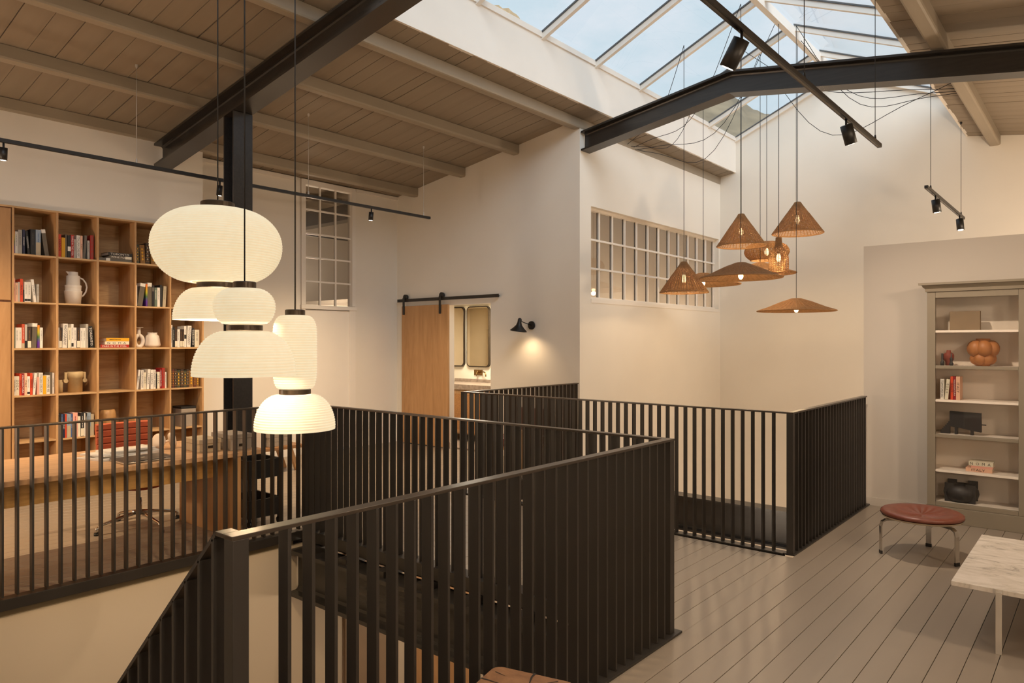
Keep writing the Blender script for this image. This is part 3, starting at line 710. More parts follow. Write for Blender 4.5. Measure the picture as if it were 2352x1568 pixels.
for kd, f_, px, wpx, y1p, y0p, lab in WK:
    d = _ray(px, 784); x_, y_ = d[0]*f_, d[1]*f_
    zt_ = H+(784-y1p)/FPX*f_; zb_ = H+(784-y0p)/FPX*f_; tp = glz(y_); wpos.append((x_, y_, tp, lab))
    wicker(kd, (x_, y_), wpx/FPX*f_/2, zt_, zb_+.012 if kd == 'disc' else zb_+.03, lab, tp, 5 if kd == 'disc' else 11)
# cords swagged from the lamp hooks to the purlins on both sides
def swag(p, q, sag, lab):
    p, q = Vector(p), Vector(q); pts = []
    for i in range(15):
        t_ = i/14; v = p.lerp(q, t_); v.z -= sag*4*t_*(1-t_)*(1+.35*math.sin(t_*5)); pts.append(v)
    o = MB().tube(pts, .0038, 5).build('swagged_cord', 'cord_black', None, org=tuple(q)); o['label'] = lab; o['category'] = 'cord'; o['group'] = 'lamp cords swagged to the roof purlins'
LQ = [(8.45, 5.045, 4.245), (8.55, 5.045, 4.235), (8.62, 5.045, 4.24), (8.72, 5.045, 4.225), (8.66, 5.045, 4.215)]
for i, (j, k_) in enumerate(((0, 0), (1, 1), (3, 2), (6, 3), (4, 4))):
    swag((wpos[j][0], wpos[j][1], wpos[j][2]), LQ[k_], .28+.1*i, 'thin black cord swagged to the left purlin from the ' + ('lowest left cone lamp', 'hidden left disc lamp', 'large middle disc lamp', 'bottle shaped lamp', 'hidden middle disc lamp')[i])
RQ = [(8.9, 1.262, 4.26), (9.0, 1.262, 4.26), (9.08, 1.262, 4.265), (8.55, 1.262, 4.22)]
for i, (j, k_) in enumerate(((2, 0), (7, 1), (8, 2), (5, 3))):
    swag((wpos[j][0], wpos[j][1], wpos[j][2]), RQ[k_], .25+.12*i, 'thin black cord swagged to the right purlin from the ' + ('middle cone lamp', 'highest cone lamp', 'lowest disc lamp', 'round drum lamp')[i])

# ---- track lights
def track(lab, y_, z_, xa, xb, wires, wirecol, spots, tw=.034, lcol=WARM2):
    o = thing('track_light', lab, 'track light', ((xa+xb)/2, y_, z_), 'ceiling track lights')
    b = MB(); b.cbox(xa, y_-tw/2, z_-.016, xb, y_+tw/2, z_+.016, .003); b.build('track', 'black', o)
    b = MB(); b.box(xa+.05, y_-.007, z_-.0172, xb-.05, y_+.007, z_-.0155); b.build('track_slot', 'black_gloss', o)
    for wx in wires:
        ww = cord(o, [(wx, y_, zc(y_)), (wx, y_, z_+.016)], .0028, wirecol, 'suspension_wire')
        b = MB(); b.lathe([(.001, z_+.06), (.006, z_+.055), (.009, z_+.03), (.009, z_+.016)], (wx, y_, 0), 10); b.lathe([(.013, zc(y_)), (.013, zc(y_)-.02), (.004, zc(y_)-.035)], (wx, y_, 0), 10); b.build('wire_fitting', 'black' if wirecol == 'cord_black' else wirecol, o)
    for sx, d_, L_, r_, pw, cone_, bl in spots:
        d_ = Vector(d_).normalized(); p0 = Vector((sx, y_, z_-.055)); p1 = p0+d_*L_
        h_ = MB(); h_.tube([p0-d_*.0, p1], r_, 24); hd = h_.build('spot_head', 'black', o)
        b = MB(); b.tube([(sx, y_, z_-.016), (sx, y_, z_-.06), tuple(p0+d_*.02)], .008, 8); b.build('stem', 'black', hd)
        b = MB(); b.tube([p1-d_*.001, p1+d_*.0015], r_*.72, 20); b.build('lens', 'lamp_spot', hd)
        if pw:
            q = p1+d_*.012; s_ = light('spot_light', 'SPOT', tuple(q), pw, lcol, o, .03, None, cone_, bl); aim(s_, q, q+d_)
    return o
track('long black track light on pale wires in front of the oak shelving', 6.77, 3.155, .4, 6.39, (1.0, 2.75, 4.56, 6.28), 'cord_grey',
      [(x_, (0, .13, -1), .10, .028, p_, 130, .9) for x_, p_ in ((.9, 140), (1.735, 150), (3.54, 190), (5.434, 250))], lcol=(1, .70, .40))
track('long black track light on thin wires across the skylight', 1.46, 3.17, -.6, 6.47, (.2, 2.4, 4.57, 6.32), 'cord_black',
      [(.6, (0, 0, -1), .13, .042, 60, 120, .9), (2.2, (0, -.2, -1), .13, .042, 60, 120, .9), (3.585, (.05, .63, -1), .15, .044, 90, 120, .9), (5.49, (.40, -.16, -1), .14, .042, 150, 130, .9)])
track('short black track light hanging against the far wall above the partition', 1.46, 3.155, 8.41, 10.88, (8.66, 10.68), 'cord_black',
      [(8.93, (.1, -.1, -1), .14, .042, 40, 120, .9), (10.56, (-.12, -.1, -1), .14, .042, 40, 120, .9)])
# ---- wall lamp
wl = thing('wall_lamp', 'small black wall lamp with flared shade beside the sliding door', 'wall lamp', (XW, 5.82, 1.76))
b = MB(); b.tube([(XW-.001, 5.82, 1.762), (XW-.02, 5.82, 1.762)], .055, 28); b.build('wall_plate', 'black', wl)
b = MB(); b.tube([(XW-.02, 5.82, 1.765), (7.17, 5.84, 1.80), (7.125, 5.852, 1.83)], .006, 8); b.build('arm', 'black', wl)
b = MB(); pr = [(.004, .02), (.02, .014), (.026, 0), (.028, -.04), (.04, -.075), (.075, -.115), (.105, -.14), (.112, -.152)]
ro = Matrix.Rotation(R(9), 3, 'X'); b.lathe(pr+[(.108, -.150), (.07, -.110), (.036, -.07), (.02, -.035)], (0, 0, 0), 32); b.v = [tuple(ro @ Vector(v)+Vector((7.12, 5.855, 1.835))) for v in b.v]; b.build('lamp_shade', 'black', wl)
b = MB(); b.lathe([(.001, -.085), (.028, -.095), (.034, -.115), (.02, -.14), (.001, -.145)], (7.12, 5.85, 1.83), 16); b.build('bulb', 'bulb_glow', wl)
q = (7.12, 5.82, 1.655); s_ = light('wall_lamp_light', 'SPOT', q, 9, WARM, wl, .05, None, 140, 1.0); aim(s_, q, (7.36, 5.76, 0.4))

# ================================================================== SLIDING DOOR + BATHROOM
sd = thing('door_2', 'oak sliding barn door standing half open on the corner wall', 'door', (7.28, 7.8, 0))
sd['kind'] = 'structure'
b = MB(); b.cbox(7.255, 7.315, .015, 7.295, 8.31, 2.088, .003); b.build('door_leaf', 'oak_panel', sd)
for yy in (8.255, 7.465):
    b = MB(); b.cbox(7.238, yy-.02, 1.955, 7.252, yy+.02, 2.215, .006); hg = b.build('hanger', 'steel', sd)
    b = MB(); b.tube([(7.262, yy-.008, 2.225), (7.30, yy-.008, 2.225)], .042, 24); b.build('wheel', 'black', hg)
    for zz in (2.0, 2.08): b = MB(); b.tube([(7.232, yy, zz), (7.239, yy, zz)], .008, 10); b.build('bolt', 'black', hg)
tk = thing('door_track', 'flat black steel rail the sliding oak door hangs from', 'rail', (7.29, 7.38, 2.17))
b = MB(); b.cbox(7.270, 6.353, 2.152, 7.278, 8.43, 2.198, .002); b.build('bar', 'steel', tk)
for yy in (6.40, 8.39): b = MB(); b.tube([(7.262, yy, 2.175), (XW, yy, 2.175)], .012, 12); b.build('standoff', 'black', tk)
tr = MB(); tr.box(XW-.002, 7.376, 0, XW+.122, 7.384, 2.08); tr.build('trim_4', 'white_wood', None, kind='structure')
def rrect(cy, cz, w, h, r, n=6):
    P = []
    for qx, qz, a0 in ((w/2-r, h/2-r, 0), (-w/2+r, h/2-r, 90), (-w/2+r, -h/2+r, 180), (w/2-r, -h/2+r, 270)):
        for i in range(n+1): a = R(a0+90*i/n); P.append((cy+qx+r*math.cos(a), cz+qz+r*math.sin(a)))
    return P
for nm, cy, lab in (('mirror', 7.955, 'rounded brass framed mirror above the basin tap, right one'), ('mirror', 8.52, 'rounded mirror half hidden behind the door edge, left one')):
    o = thing('mirror', lab, 'mirror', (8.6, cy, 1.63), 'bathroom mirrors')
    b = MB(); b.prism(rrect(cy, 1.63, .51, 1.0, .075), 'x', 8.585, 8.62); b.build('mirror_frame', 'dark_brass', o)
    b = MB(); b.prism(rrect(cy, 1.63, .475, .965, .062), 'x', 8.581, 8.584); b.build('mirror_glass', 'mirror', o)
vn = thing('bath_vanity', 'cane fronted bathroom vanity with thick grey stone top', 'vanity', (8.3, 7.7, 0))
b = MB(); b.box(7.98, 6.38, .80, 8.62, 8.5, .88); b.build('stone_top', 'bath_stone', vn)
b = MB(); b.box(8.6, 6.38, .88, 8.62, 8.5, .93); b.build('backsplash', 'bath_stone', vn)
b = MB(); b.box(8.03, 6.4, .1, 8.62, 8.5, .80); b.build('carcass', 'oak', vn)
for i in range(4):
    b = MB(); y_ = 6.42+.52*i; b.cbox(8.012, y_, .12, 8.03, y_+.51, .78, .003); dr = b.build('door', 'oak', vn)
    b = MB(); b.box(8.006, y_+.05, .17, 8.012, y_+.46, .73); b.build('cane_panel', 'cane', dr)
tp = thing('basin_tap', 'brass wall mounted tap with curved spout under the mirrors', 'tap', (8.6, 7.84, 1.07))
b = MB(); b.cbox(8.607, 7.875, .995, 8.62, 8.06, 1.085, .002); b.build('tap_plate', 'brass', tp)
b = MB(); b.tube([(8.61, 7.90, 1.055), (8.54, 7.80, 1.058), (8.49, 7.71, 1.05), (8.475, 7.68, 1.02), (8.473, 7.675, .985)], .011, 10); b.build('spout', 'brass', tp)
b = MB(); b.tube([(8.61, 7.96, 1.05), (8.56, 7.96, 1.05)], .02, 14); b.tube([(8.565, 7.96, 1.05), (8.555, 7.96, .98)], .005, 8); b.build('lever', 'brass', tp)
light('bathroom_lamp', 'AREA', (8.0, 7.6, 2.14), 46, (1, .88, .70), size=.5)
light('back_room_lamp', 'POINT', (9.4, -.4, 2.0), 170, WARM2, size=.2)
light('study_lamp', 'POINT', (8.5, 5.75, 1.5), 26, WARM2, size=.2)
light('study_lamp', 'POINT', (10.4, 5.7, 1.7), 34, WARM2, size=.2)
# ground floor joinery visible below the stairwell beam
gw = thing('door_3', 'oak door on the ground floor below the stairwell beam', 'door', (4.9, 5.09, ZG)); gw['kind'] = 'structure'
for i in range(2):
    b = MB(); b.cbox(4.57+i*.42, 5.06, ZG+.01, 4.98+i*.42, 5.098, -.3, .004); b.build('door_leaf', 'oak_panel', gw)
gp = MB(); gp.box(3.79, 5.07, ZG, 4.31, 5.099, -.3); gp.build('trim_5', mat('taupe_panel', lin(150, 128, 104), .6, var=.05), None, kind='structure')
for p_, w_ in (((1.6, 3.6, -2.1), 4), ((4.6, 3.6, -.8), 30), ((9.6, 3.4, -1.8), 18), ((6.4, 3.2, -1.4), 16)):
    light('ground_floor_lamp', 'POINT', p_, w_, WARM2, size=.15)
# ================================================================== OAK SHELVING + BOOKS
YF, YB = 8.015, 8.45
DX = [(2.1215, 2.140), (2.493, 2.513), (2.863, 2.884), (3.237, 3.255), (3.607, 3.6255), (3.977, 3.997)]
SZ = [(2.830, 2.846), (2.377, 2.395), (1.917, 1.932), (1.467, 1.4856), (1.0126, 1.0295), (.5655, .580), (.10, .118)]
sh = thing('oak_shelving', 'tall built-in oak cube shelving along the left wall', 'shelving', (3.0, 8.2, 0))
for i, (xa, xb) in enumerate(DX): b = MB(); b.box(xa, YF, .0, xb, YB, 2.846); b.build('divider', 'oak', sh)
b = MB(); b.box(X0+.3, YF-.003, 2.830, 3.9975, YB, 2.847); b.build('top_panel', 'oak_flat', sh)
for c_ in range(5):
    for za, zb in SZ[1:]:
        b = MB(); b.box(DX[c_][1], YF+.002, za, DX[c_+1][0], YB, zb); b.build('shelf', 'oak_flat', sh)
    for r_ in range(6):
        b = MB(); b.box(DX[c_][1], YB-.012, SZ[r_+1][1], DX[c_+1][0], YB, SZ[r_][0]); b.build('back_panel', 'oak_flat', sh)
b = MB(); b.box(X0+.3, YF+.02, 0, 2.1215, YB, 2.83); b.build('cabinet_carcass', 'dark_oak', sh)
for i in range(6):
    xb = 2.112-.47*i; xa = xb-.462
    for za, zb in ((.06, 1.925), (1.945, 2.818)): b = MB(); b.cbox(xa, YF-.002, za, xb, YF+.018, zb, .002); b.build('door', 'oak_panel', sh)
# ---- books
TM = {}
def text_mesh(txt, stacked=False):
    key = (txt, stacked)
    if key in TM: return TM[key]
    cu = bpy.data.curves.new('t', 'FONT'); cu.body = '\n'.join(txt) if stacked else txt; cu.size = 1; cu.resolution_u = 2
    cu.align_x = 'CENTER'; cu.align_y = 'CENTER'
    if stacked: cu.space_line = 1.05
    ob = bpy.data.objects.new('t', cu); C.objects.link(ob); bpy.context.view_layer.update()
    me = bpy.data.meshes.new_from_object(ob.evaluated_get(bpy.context.evaluated_depsgraph_get()))
    bpy.data.objects.remove(ob); bpy.data.curves.remove(cu)
    xs_ = [v.co.x for v in me.vertices]; ys_ = [v.co.y for v in me.vertices]
    TM[key] = (me, max(xs_)-min(xs_), max(ys_)-min(ys_), (max(xs_)+min(xs_))/2, (max(ys_)+min(ys_))/2); return TM[key]
COL = {'white': (228, 222, 212), 'cream': (222, 214, 192), 'orange': (206, 70, 36), 'yellow': (222, 164, 24), 'black': (26, 25, 26), 'grey': (96, 90, 82), 'grey-brown': (98, 88, 74),
       'navy': (32, 34, 62), 'sky blue': (140, 156, 172), 'red': (170, 38, 30), 'crimson': (134, 18, 34), 'pink': (226, 164, 146), 'pale grey': (176, 170, 160), 'green': (96, 110, 96), 'blue': (62, 92, 140),
       'beige': (178, 164, 138), 'dark brown': (54, 38, 28), 'gold-brown': (138, 98, 46), 'dark green': (56, 60, 42), 'dark red': (92, 40, 30), 'terracotta': (190, 78, 48), 'salmon': (224, 178, 150)}
for k_, v in COL.items(): mat('book_'+k_.replace(' ', '_').replace('-', '_'), lin(*v), .5, var=.03, vscale=20)
def bookmat(c): return 'book_'+c.replace(' ', '_').replace('-', '_')
m = mat('book_rainbow', (1, 1, 1, 1), .5); n = m.node_tree; b = n.nodes['Principled BSDF']
t = n.nodes.new('ShaderNodeTexCoord'); sp = n.nodes.new('ShaderNodeSeparateXYZ'); rr = n.nodes.new('ShaderNodeValToRGB'); mm = n.nodes.new('ShaderNodeMath'); mm.operation = 'MULTIPLY'; mm.inputs[1].default_value = 1/.26
els = rr.color_ramp.elements; els[0].position = 0; els[0].color = lin(80, 30, 120); els[1].position = 1; els[1].color = lin(200, 40, 30)
for p_, c_ in ((.22, (90, 40, 150)), (.42, (60, 110, 60)), (.60, (190, 180, 40)), (.8, (224, 140, 40))): e = els.new(p_); e.color = lin(*c_)
n.links.new(t.outputs['Object'], sp.inputs[0]); n.links.new(sp.outputs['Z'], mm.inputs[0]); n.links.new(mm.outputs[0], rr.inputs['Fac']); n.links.new(rr.outputs['Color'], b.inputs['Base Color'])
INK = {'k': 'black', 'w': 'book_white', 'r': 'book_crimson', 'g': 'book_gold_brown', 'd': 'book_grey', 'o': 'book_orange', 'b': 'book_blue'}
ORD = ['first', 'second', 'third', 'fourth', 'fifth', 'sixth', 'seventh', 'eighth', 'ninth', 'tenth', 'eleventh', 'twelfth', 'thirteenth', 'fourteenth', 'fifteenth']
def book(label, group, loc, w, h, d, colour, title=None, ink='k', lean=0, yaw=0, flat=False, stacked=False, label_box=None, cap=None, bands=False):
    """spine faces local -y; lean tilts the top to +x (degrees); flat lays it with the spine horizontal (title reads left to right)"""
    if flat: M0 = Matrix.Translation(loc) @ Matrix.Rotation(R(yaw), 4, 'Z') @ Matrix.Rotation(R(-90), 4, 'Y')
    else:
        M0 = Matrix.Translation(loc) @ Matrix.Rotation(R(yaw), 4, 'Z') @ Matrix.Translation((w if lean > 0 else 0, 0, 0)) @ Matrix.Rotation(R(lean), 4, 'Y') @ Matrix.Translation((-w if lean > 0 else 0, 0, 0))
    o = lthing('book', label, 'book', (0, 0, 0), (0, 0, 0), group); o.matrix_world = M0
    bm_ = 'book_rainbow' if colour == 'rainbow' else bookmat(colour)
    t_ = min(.0025, w*.14); b = MB(); b.box(0, 0, 0, w, t_*1.2, h); b.box(0, t_, 0, t_, d, h); b.box(w-t_, t_, 0, w, d, h); b.build('cover', bm_, o)
    b = MB(); b.box(t_, t_*1.2, .003, w-t_, d-.004, h-.003); b.build('pages', 'paper', o)
    if label_box:
        z0, z1, lc = label_box; b = MB(); b.box(.0005, -.0006, h*z0, w-.0005, .001, h*z1); b.build('spine_label', bookmat(lc), o)
    if cap: b = MB(); b.box(-.0004, -.0007, h*cap[0], w+.0004, d*.9, h*1.0005); b.build('cover_band', bookmat(cap[1]), o)
    if bands:
        b = MB()
        for q in (.14, .32, .5, .68, .86): b.box(0, -.0022, h*q-.003, w, .001, h*q+.003)
        b.build('raised_bands', bookmat('gold-brown'), o)
        b = MB()
        for q in (.23, .41, .59, .77): b.prism([(w*.5-w*.22, h*q), (w*.5, h*q-w*.3), (w*.5+w*.22, h*q), (w*.5, h*q+w*.3)], 'y', -.0008, .001)
        b.build('gilt_ornament', bookmat('yellow' if colour != 'dark brown' else 'beige'), o)
    if title == '~':          # lettering too small to read: a line of tiny strokes
        b = MB(); q = h*.86; rn = random.Random(int(w*1e5)+int(h*1e4))
        while q > h*(.38 if not label_box else max(.38, label_box[1]+.04)):
            l_ = rn.choice((.002, .003, .004)); b.box(w*.40, -.0008, q-l_, w*.60, .001, q); q -= l_+rn.choice((.0018, .0018, .005))
        b.build('spine_lettering', INK[ink], o, kind='stuff')
    elif title:
        me, tw_, th_, cx_, cy_ = text_mesh(title, stacked)
        if stacked: s_ = min(w*.62/tw_, h*.66/th_); mt = Matrix(((s_, 0, 0, w/2-s_*cx_), (0, 0, 1, -.0012), (0, s_, 0, h*.55-s_*cy_), (0, 0, 0, 1)))
        else:
            sx = min(h*.84/tw_, w*.6/th_*1.35); sy = w*.6/th_; sy = min(sy, sx*1.5)
            mt = Matrix(((0, sy, 0, w/2-sy*cy_), (0, 0, 1, -.0012), (-sx, 0, 0, h*.52+sx*cx_), (0, 0, 0, 1)))
        q = bpy.data.objects.new('spine_title', me.copy()); C.objects.link(q); q.data.materials.clear(); q.data.materials.append(MATS[INK[ink]]); q.parent = o
        q.matrix_local = mt
    return o
def X(px): return at_y(px, 784, YF+.03)[0]
ROWN = ['top', 'second', 'third', 'fourth', 'fifth']
def cubby(row, colm, items, dep=.17):
    """items: (px left, px right, py top at its left edge, colour, title, ink, lean, opts)"""
    z0 = SZ[row+1][1]+.0005; used = DX[colm][1]+.001
    for i, it in enumerate(items):
        pa, pb, pt_, colr, ttl, ink, lean = it[:7]; op = it[7] if len(it) > 7 else {}
        xa = max(X(pa), used); xb = max(X(pb), xa+.010)
        h = H-(pt_-784)/FPX*(CY_*xa+SY_*(YF+.03))-z0; w = xb-xa
        if lean:
            a = R(abs(lean)); w = max(.012, w-abs(math.sin(a))*h) if not op.get('keepw') else w
        yo = YF+.03+random.uniform(0, .008)
        lab = f"{colr} book" + (' with title' if ttl and ttl != '~' else '') + (', tilted' if lean else '') + f", {ORD[i]} from left, {ROWN[row]} row, {ORD[colm]} column of oak shelving"
        loc = (xa, yo, z0)
        ex = abs(math.sin(R(lean)))*h if lean else 0
        if lean < 0: loc = (xa+ex, yo, z0)
        elif lean > 0: loc = (xa, yo, z0)
        if lean < 0:     # top leans to -x: pivot at the left bottom edge
            book(lab, 'books in the oak shelving', loc, w, h, dep, colr, ttl, ink, lean, **{k: v for k, v in op.items() if k != 'keepw'})
        else:
            book(lab, 'books in the oak shelving', loc, w, h, dep, colr, ttl, ink, lean, **{k: v for k, v in op.items() if k != 'keepw'})
        used = xa+w+ex+.0012
LB = dict(label_box=(.02, .34, 'cream'))
WB = dict(label_box=(.05, .16, 'black'))
cubby(0, 0, [(31.8, 33.6, 528, 'rainbow', None, 'k', 0), (33.8, 41.6, 531, 'white', '~', 'd', 0), (42, 51.2, 527, 'pale grey', '~', 'd', 0), (52, 57.6, 527, 'navy', 'ICONIC', 'w', 0),
             (58.5, 69.5, 529, 'black', 'TORONTO', 'w', -5), (70.4, 81.6, 526, 'black', '~', 'd', 0), (82.4, 93.7, 527, 'sky blue', '~', 'b', 0, dict(label_box=(.02, .5, 'beige'))), (94.4, 113.5, 526, 'grey-brown', '~', 'd', -8, dict(cap=(.86, 'white')))])
cubby(0, 1, [(134.2, 141.3, 537, 'orange', 'FRANCE', 'k', 0), (141.8, 150, 545, 'yellow', None, 'k', 0), (150.5, 154.6, 538, 'grey-brown', None, 'k', 0), (155.6, 163, 540, 'black', None, 'k', 0, dict(label_box=(.3, .5, 'white'))),
             (163.3, 170, 539, 'red', 'PARIS IN THE 1920s', 'w', 0), (170.4, 175, 549, 'pale grey', '~', 'd', 0), (176.5, 184.7, 540, 'white', 'ITALIAN DREAM', 'd', 0), (185, 189.8, 541, 'salmon', 'ITALY', 'k', 0),
             (190.4, 200.5, 540, 'grey', None, 'k', 4), (201, 206.2, 552, 'pale grey', '~', 'd', 0), (207.8, 215, 540, 'red', 'PARIS IN THE 1920s', 'd', 0)])
cubby(0, 3, [(313, 320, 561, 'dark green', None, 'g', 0, dict(bands=True)), (320.5, 334, 562, 'gold-brown', None, 'g', -3, dict(bands=True)), (335, 344, 558, 'dark brown', None, 'g', 0, dict(bands=True)), (345, 358.5, 564, 'gold-brown', None, 'g', -3, dict(bands=True)), (359, 373, 566, 'dark green', None, 'g', -6, dict(bands=True))])
cubby(1, 0, [(32, 35, 638, 'pink', 'ITALY', 'k', 0), (35.3, 41.3, 649, 'salmon', '~', 'd', 0), (41.7, 46, 647, 'pale grey', None, 'd', 0), (46.6, 53, 640, 'orange', 'FRANCE', 'k', 0), (53.4, 55.4, 665, 'black', None, 'w', 0),
             (56, 63.4, 647, 'white', '~', 'd', 0, WB), (63.9, 71.4, 647, 'white', '~', 'd', 0, WB), (71.8, 84.2, 641, 'white', "L'CARITA", 'd', -6), (85, 90.4, 652, 'pale grey', '~', 'd', 0)])
cubby(1, 3, [(313, 315, 655, 'white', None, 'k', 0), (315.5, 334.5, 650, 'grey-brown', '~', 'd', 8, dict(cap=(.86, 'white'))), (335, 338.8, 652, 'rainbow', None, 'k', 0), (339.5, 349, 649, 'grey-brown', '~', 'd', 0, dict(cap=(.84, 'white'))), (349.4, 354.6, 655, 'black', '~', 'w', 0, dict(label_box=(.72, .9, 'grey'))),
             (355.2, 360.8, 660, 'green', '~', 'w', 0), (361.4, 367.6, 660, 'white', '~', 'd', 0), (368.2, 372.8, 654, 'black', '~', 'd', 0), (374, 383.4, 657, 'beige', '~', 'd', 3)])
cubby(2, 0, [(32, 35.2, 752, 'green', None, 'w', 0), (35.6, 43, 752, 'white', '~', 'd', 0), (43.3, 50.4, 752, 'white', '~', 'd', 0), (50.8, 56.8, 744, 'terracotta', '~', 'w', 0, dict(label_box=(.0, .2, 'beige'))), (57.2, 63, 743, 'black', '~', 'w', 0, dict(label_box=(.3, .97, 'pale grey'))),
             (63.6, 72, 752, 'dark brown', '~', 'g', 0, LB), (72.6, 85.6, 742, 'grey-brown', '~', 'd', 2, dict(cap=(.86, 'white'))), (86.2, 91.4, 746, 'rainbow', None, 'k', 0), (91.9, 98.4, 752, 'white', '~', 'd', 0)])
cubby(2, 1, [(134, 136, 752, 'white', '~', 'k', 0), (136.4, 143, 752, 'dark brown', '~', 'g', 0, LB), (143.6, 156.4, 743, 'white', 'PHOTOGRAPHY', 'd', 2), (156.8, 163.6, 752, 'cream', '~', 'd', 0), (164, 169.2, 744, 'white', '~', 'k', 0, dict(label_box=(.05, .2, 'black'))), (169.8, 176.4, 752, 'white', '~', 'd', 0),
             (177, 184, 752, 'dark brown', '~', 'g', 0, LB), (184.6, 190.6, 753, 'white', '~', 'd', 0), (191, 197, 753, 'white', '~', 'd', 0), (197.6, 202.8, 744, 'pale grey', '~', 'k', 0), (203.4, 216, 749, 'black', 'TORONTO', 'w', -4)])
cubby(2, 4, [(392.6, 396.6, 746, 'white', 'PHOTOGRAPHY', 'k', 0), (397, 401.4, 751, 'black', '~', 'w', 0), (402, 407.4, 756, 'dark brown', '~', 'g', 0, LB), (407.8, 413.6, 756, 'white', '~', 'd', 0), (414.2, 418.4, 756, 'dark brown', '~', 'g', 0, LB), (418.8, 423, 756, 'dark brown', '~', 'g', 0, LB), (423.4, 428, 749, 'white', '~', 'k', 0, dict(label_box=(.4, .6, 'black'))),
             (429, 440, 748, 'white', 'PHOTOGRAPHY', 'd', 3), (440.6, 446.6, 753, 'black', 'TORONTO', 'w', 0), (447.4, 458, 757, 'cream', '~', 'd', 0)])
cubby(3, 0, [(32, 36, 864, 'white', 'TOM FORD 002', 'k', 0), (36.6, 44.6, 864, 'cream', 'NOMA', 'k', 0, dict(stacked=True)), (45, 49.6, 858, 'orange', 'FRANCE', 'k', 0), (50, 56, 858, 'crimson', 'VILLEGGIATURA', 'w', 0), (56.4, 62.4, 857, 'salmon', 'ITALY', 'k', 0), (62.8, 69, 864, 'white', '~', 'd', 0, WB), (69.4, 74.6, 857, 'orange', 'FRANCE', 'k', 0), (75.4, 85, 857, 'white', "L'CARITA", 'd', 4),
             (85.6, 90, 866, 'pink', None, 'd', 0), (90.8, 98.8, 856, 'white', 'ITALIAN DREAM', 'd', 0), (99.4, 106.4, 863, 'yellow', None, 'k', 0), (107, 115, 862, 'white', 'TOM FORD 002', 'k', 0), (115.6, 120.2, 855, 'grey-brown', None, 'd', 0), (120.6, 125.2, 856, 'white', "L'CARITA", 'd', 0)])
cubby(3, 3, [(313.4, 322.6, 849, 'white', 'Bauhaus', 'k', 6), (324.4, 330.6, 850, 'white', 'ITALIAN DREAM', 'd', 0), (331, 335.8, 855, 'cream', 'NOMA', 'k', 0, dict(stacked=True)), (337, 346, 848, 'white', "L'CARITA", 'd', 4), (346.6, 352.4, 849, 'white', "L'CARITA", 'd', 0), (352.8, 358, 849, 'white', 'ITALIAN DREAM', 'd', 0), (358.6, 361.2, 858, 'black', None, 'w', 0), (361.6, 367.4, 854, 'cream', 'NOMA', 'k', 0, dict(stacked=True)),
             (367.8, 372.4, 848, 'crimson', 'VILLEGGIATURA', 'w', 0), (372.8, 379, 845, 'red', 'PARIS IN THE 1920s', 'd', 0), (379.4, 383, 854, 'white', '~', 'd', 0)])
cubby(3, 4, [(392.8, 395.6, 848, 'dark green', None, 'g', 0, dict(bands=True)), (396, 400.6, 848, 'dark red', None, 'g', 0, dict(bands=True)), (401, 406.4, 848, 'dark brown', None, 'g', 0, dict(bands=True)), (406.8, 414.6, 850, 'dark green', None, 'g', 0, dict(bands=True)), (415.2, 421.6, 848, 'dark brown', None, 'g', 0, dict(bands=True)), (422, 428.6, 851, 'dark green', None, 'g', 0, dict(bands=True)), (429, 434, 848, 'dark brown', None, 'g', 0, dict(bands=True)),
             (435, 444.8, 851, 'gold-brown', None, 'g', 0, dict(bands=True)), (445.4, 450.4, 858, 'dark red', None, 'g', 0, dict(bands=True)), (451, 457.4, 858, 'gold-brown', None, 'g', 0, dict(bands=True))])
cubby(4, 1, [(133.6, 141, 951, 'black', '~', 'd', 0, LB), (141.4, 144.6, 951, 'blue', '~', 'w', 0), (145, 149.6, 951, 'navy', 'ICONIC', 'w', 0), (150, 153.6, 951, 'orange', None, 'k', 0), (154.2, 163, 951, 'sky blue', '~', 'd', 0, dict(label_box=(.02, .5, 'beige'))), (163.4, 166.8, 950, 'blue', '~', 'w', 0), (168, 178.6, 948, 'pink', '~', 'r', 0), (179.2, 185, 956, 'cream', None, 'k', 0),
             (185.6, 193.2, 948, 'black', '~', 'w', 0, LB), (193.6, 196.4, 949, 'white', None, 'k', 0), (196.8, 200, 948, 'black', '~', 'w', 0), (200.6, 209, 948, 'sky blue', '~', 'd', 0, dict(label_box=(.02, .4, 'beige'))), (209.6, 216.6, 951, 'beige', None, 'k', 0)])
def pile(items, row, colm):
    z = SZ[row+1][1]+.0005
    for lab, pa, pb, th, colr, ttl, ink, op in items:
        xa, xb = X(pa), X(pb); L_ = xb-xa
        # flat: local z -> -x ; local x -> z. Place so that the spine runs from xb back to xa
        book(lab, 'books lying flat in the oak shelving', (xb, YF+.03, z), th, L_, .20, colr, ttl, ink, flat=True, **op); z += th+.0008
pile([('grey book lying at the bottom of the dark pile, top row of oak shelving', 226.5, 302.5, .030, 'grey', '~', 'd', dict(label_box=(.66, .78, 'white'))),
      ('dark grey book lying in the middle of the dark pile, top row of oak shelving', 252, 303, .030, 'grey-brown', 'WINE FOLLY', 'w', dict(label_box=(.02, .3, 'cream'))),
      ('black book lying on top of the dark pile, top row of oak shelving', 249, 303.5, .032, 'black', 'TORONTO', 'w', {})], 0, 2)
pile([('red book lying at the bottom of the bright pile, third row of oak shelving', 231, 296.5, .030, 'red', 'PARIS IN THE 1920s', 'w', {}),
      ('cream book lying between the yellow and red ones, third row of oak shelving', 241, 296.8, .034, 'cream', 'N  O  M  A', 'k', {}),
      ('yellow book lying on top of the bright pile, third row of oak shelving', 244, 297, .036, 'yellow', '~', 'k', {})], 2, 2)
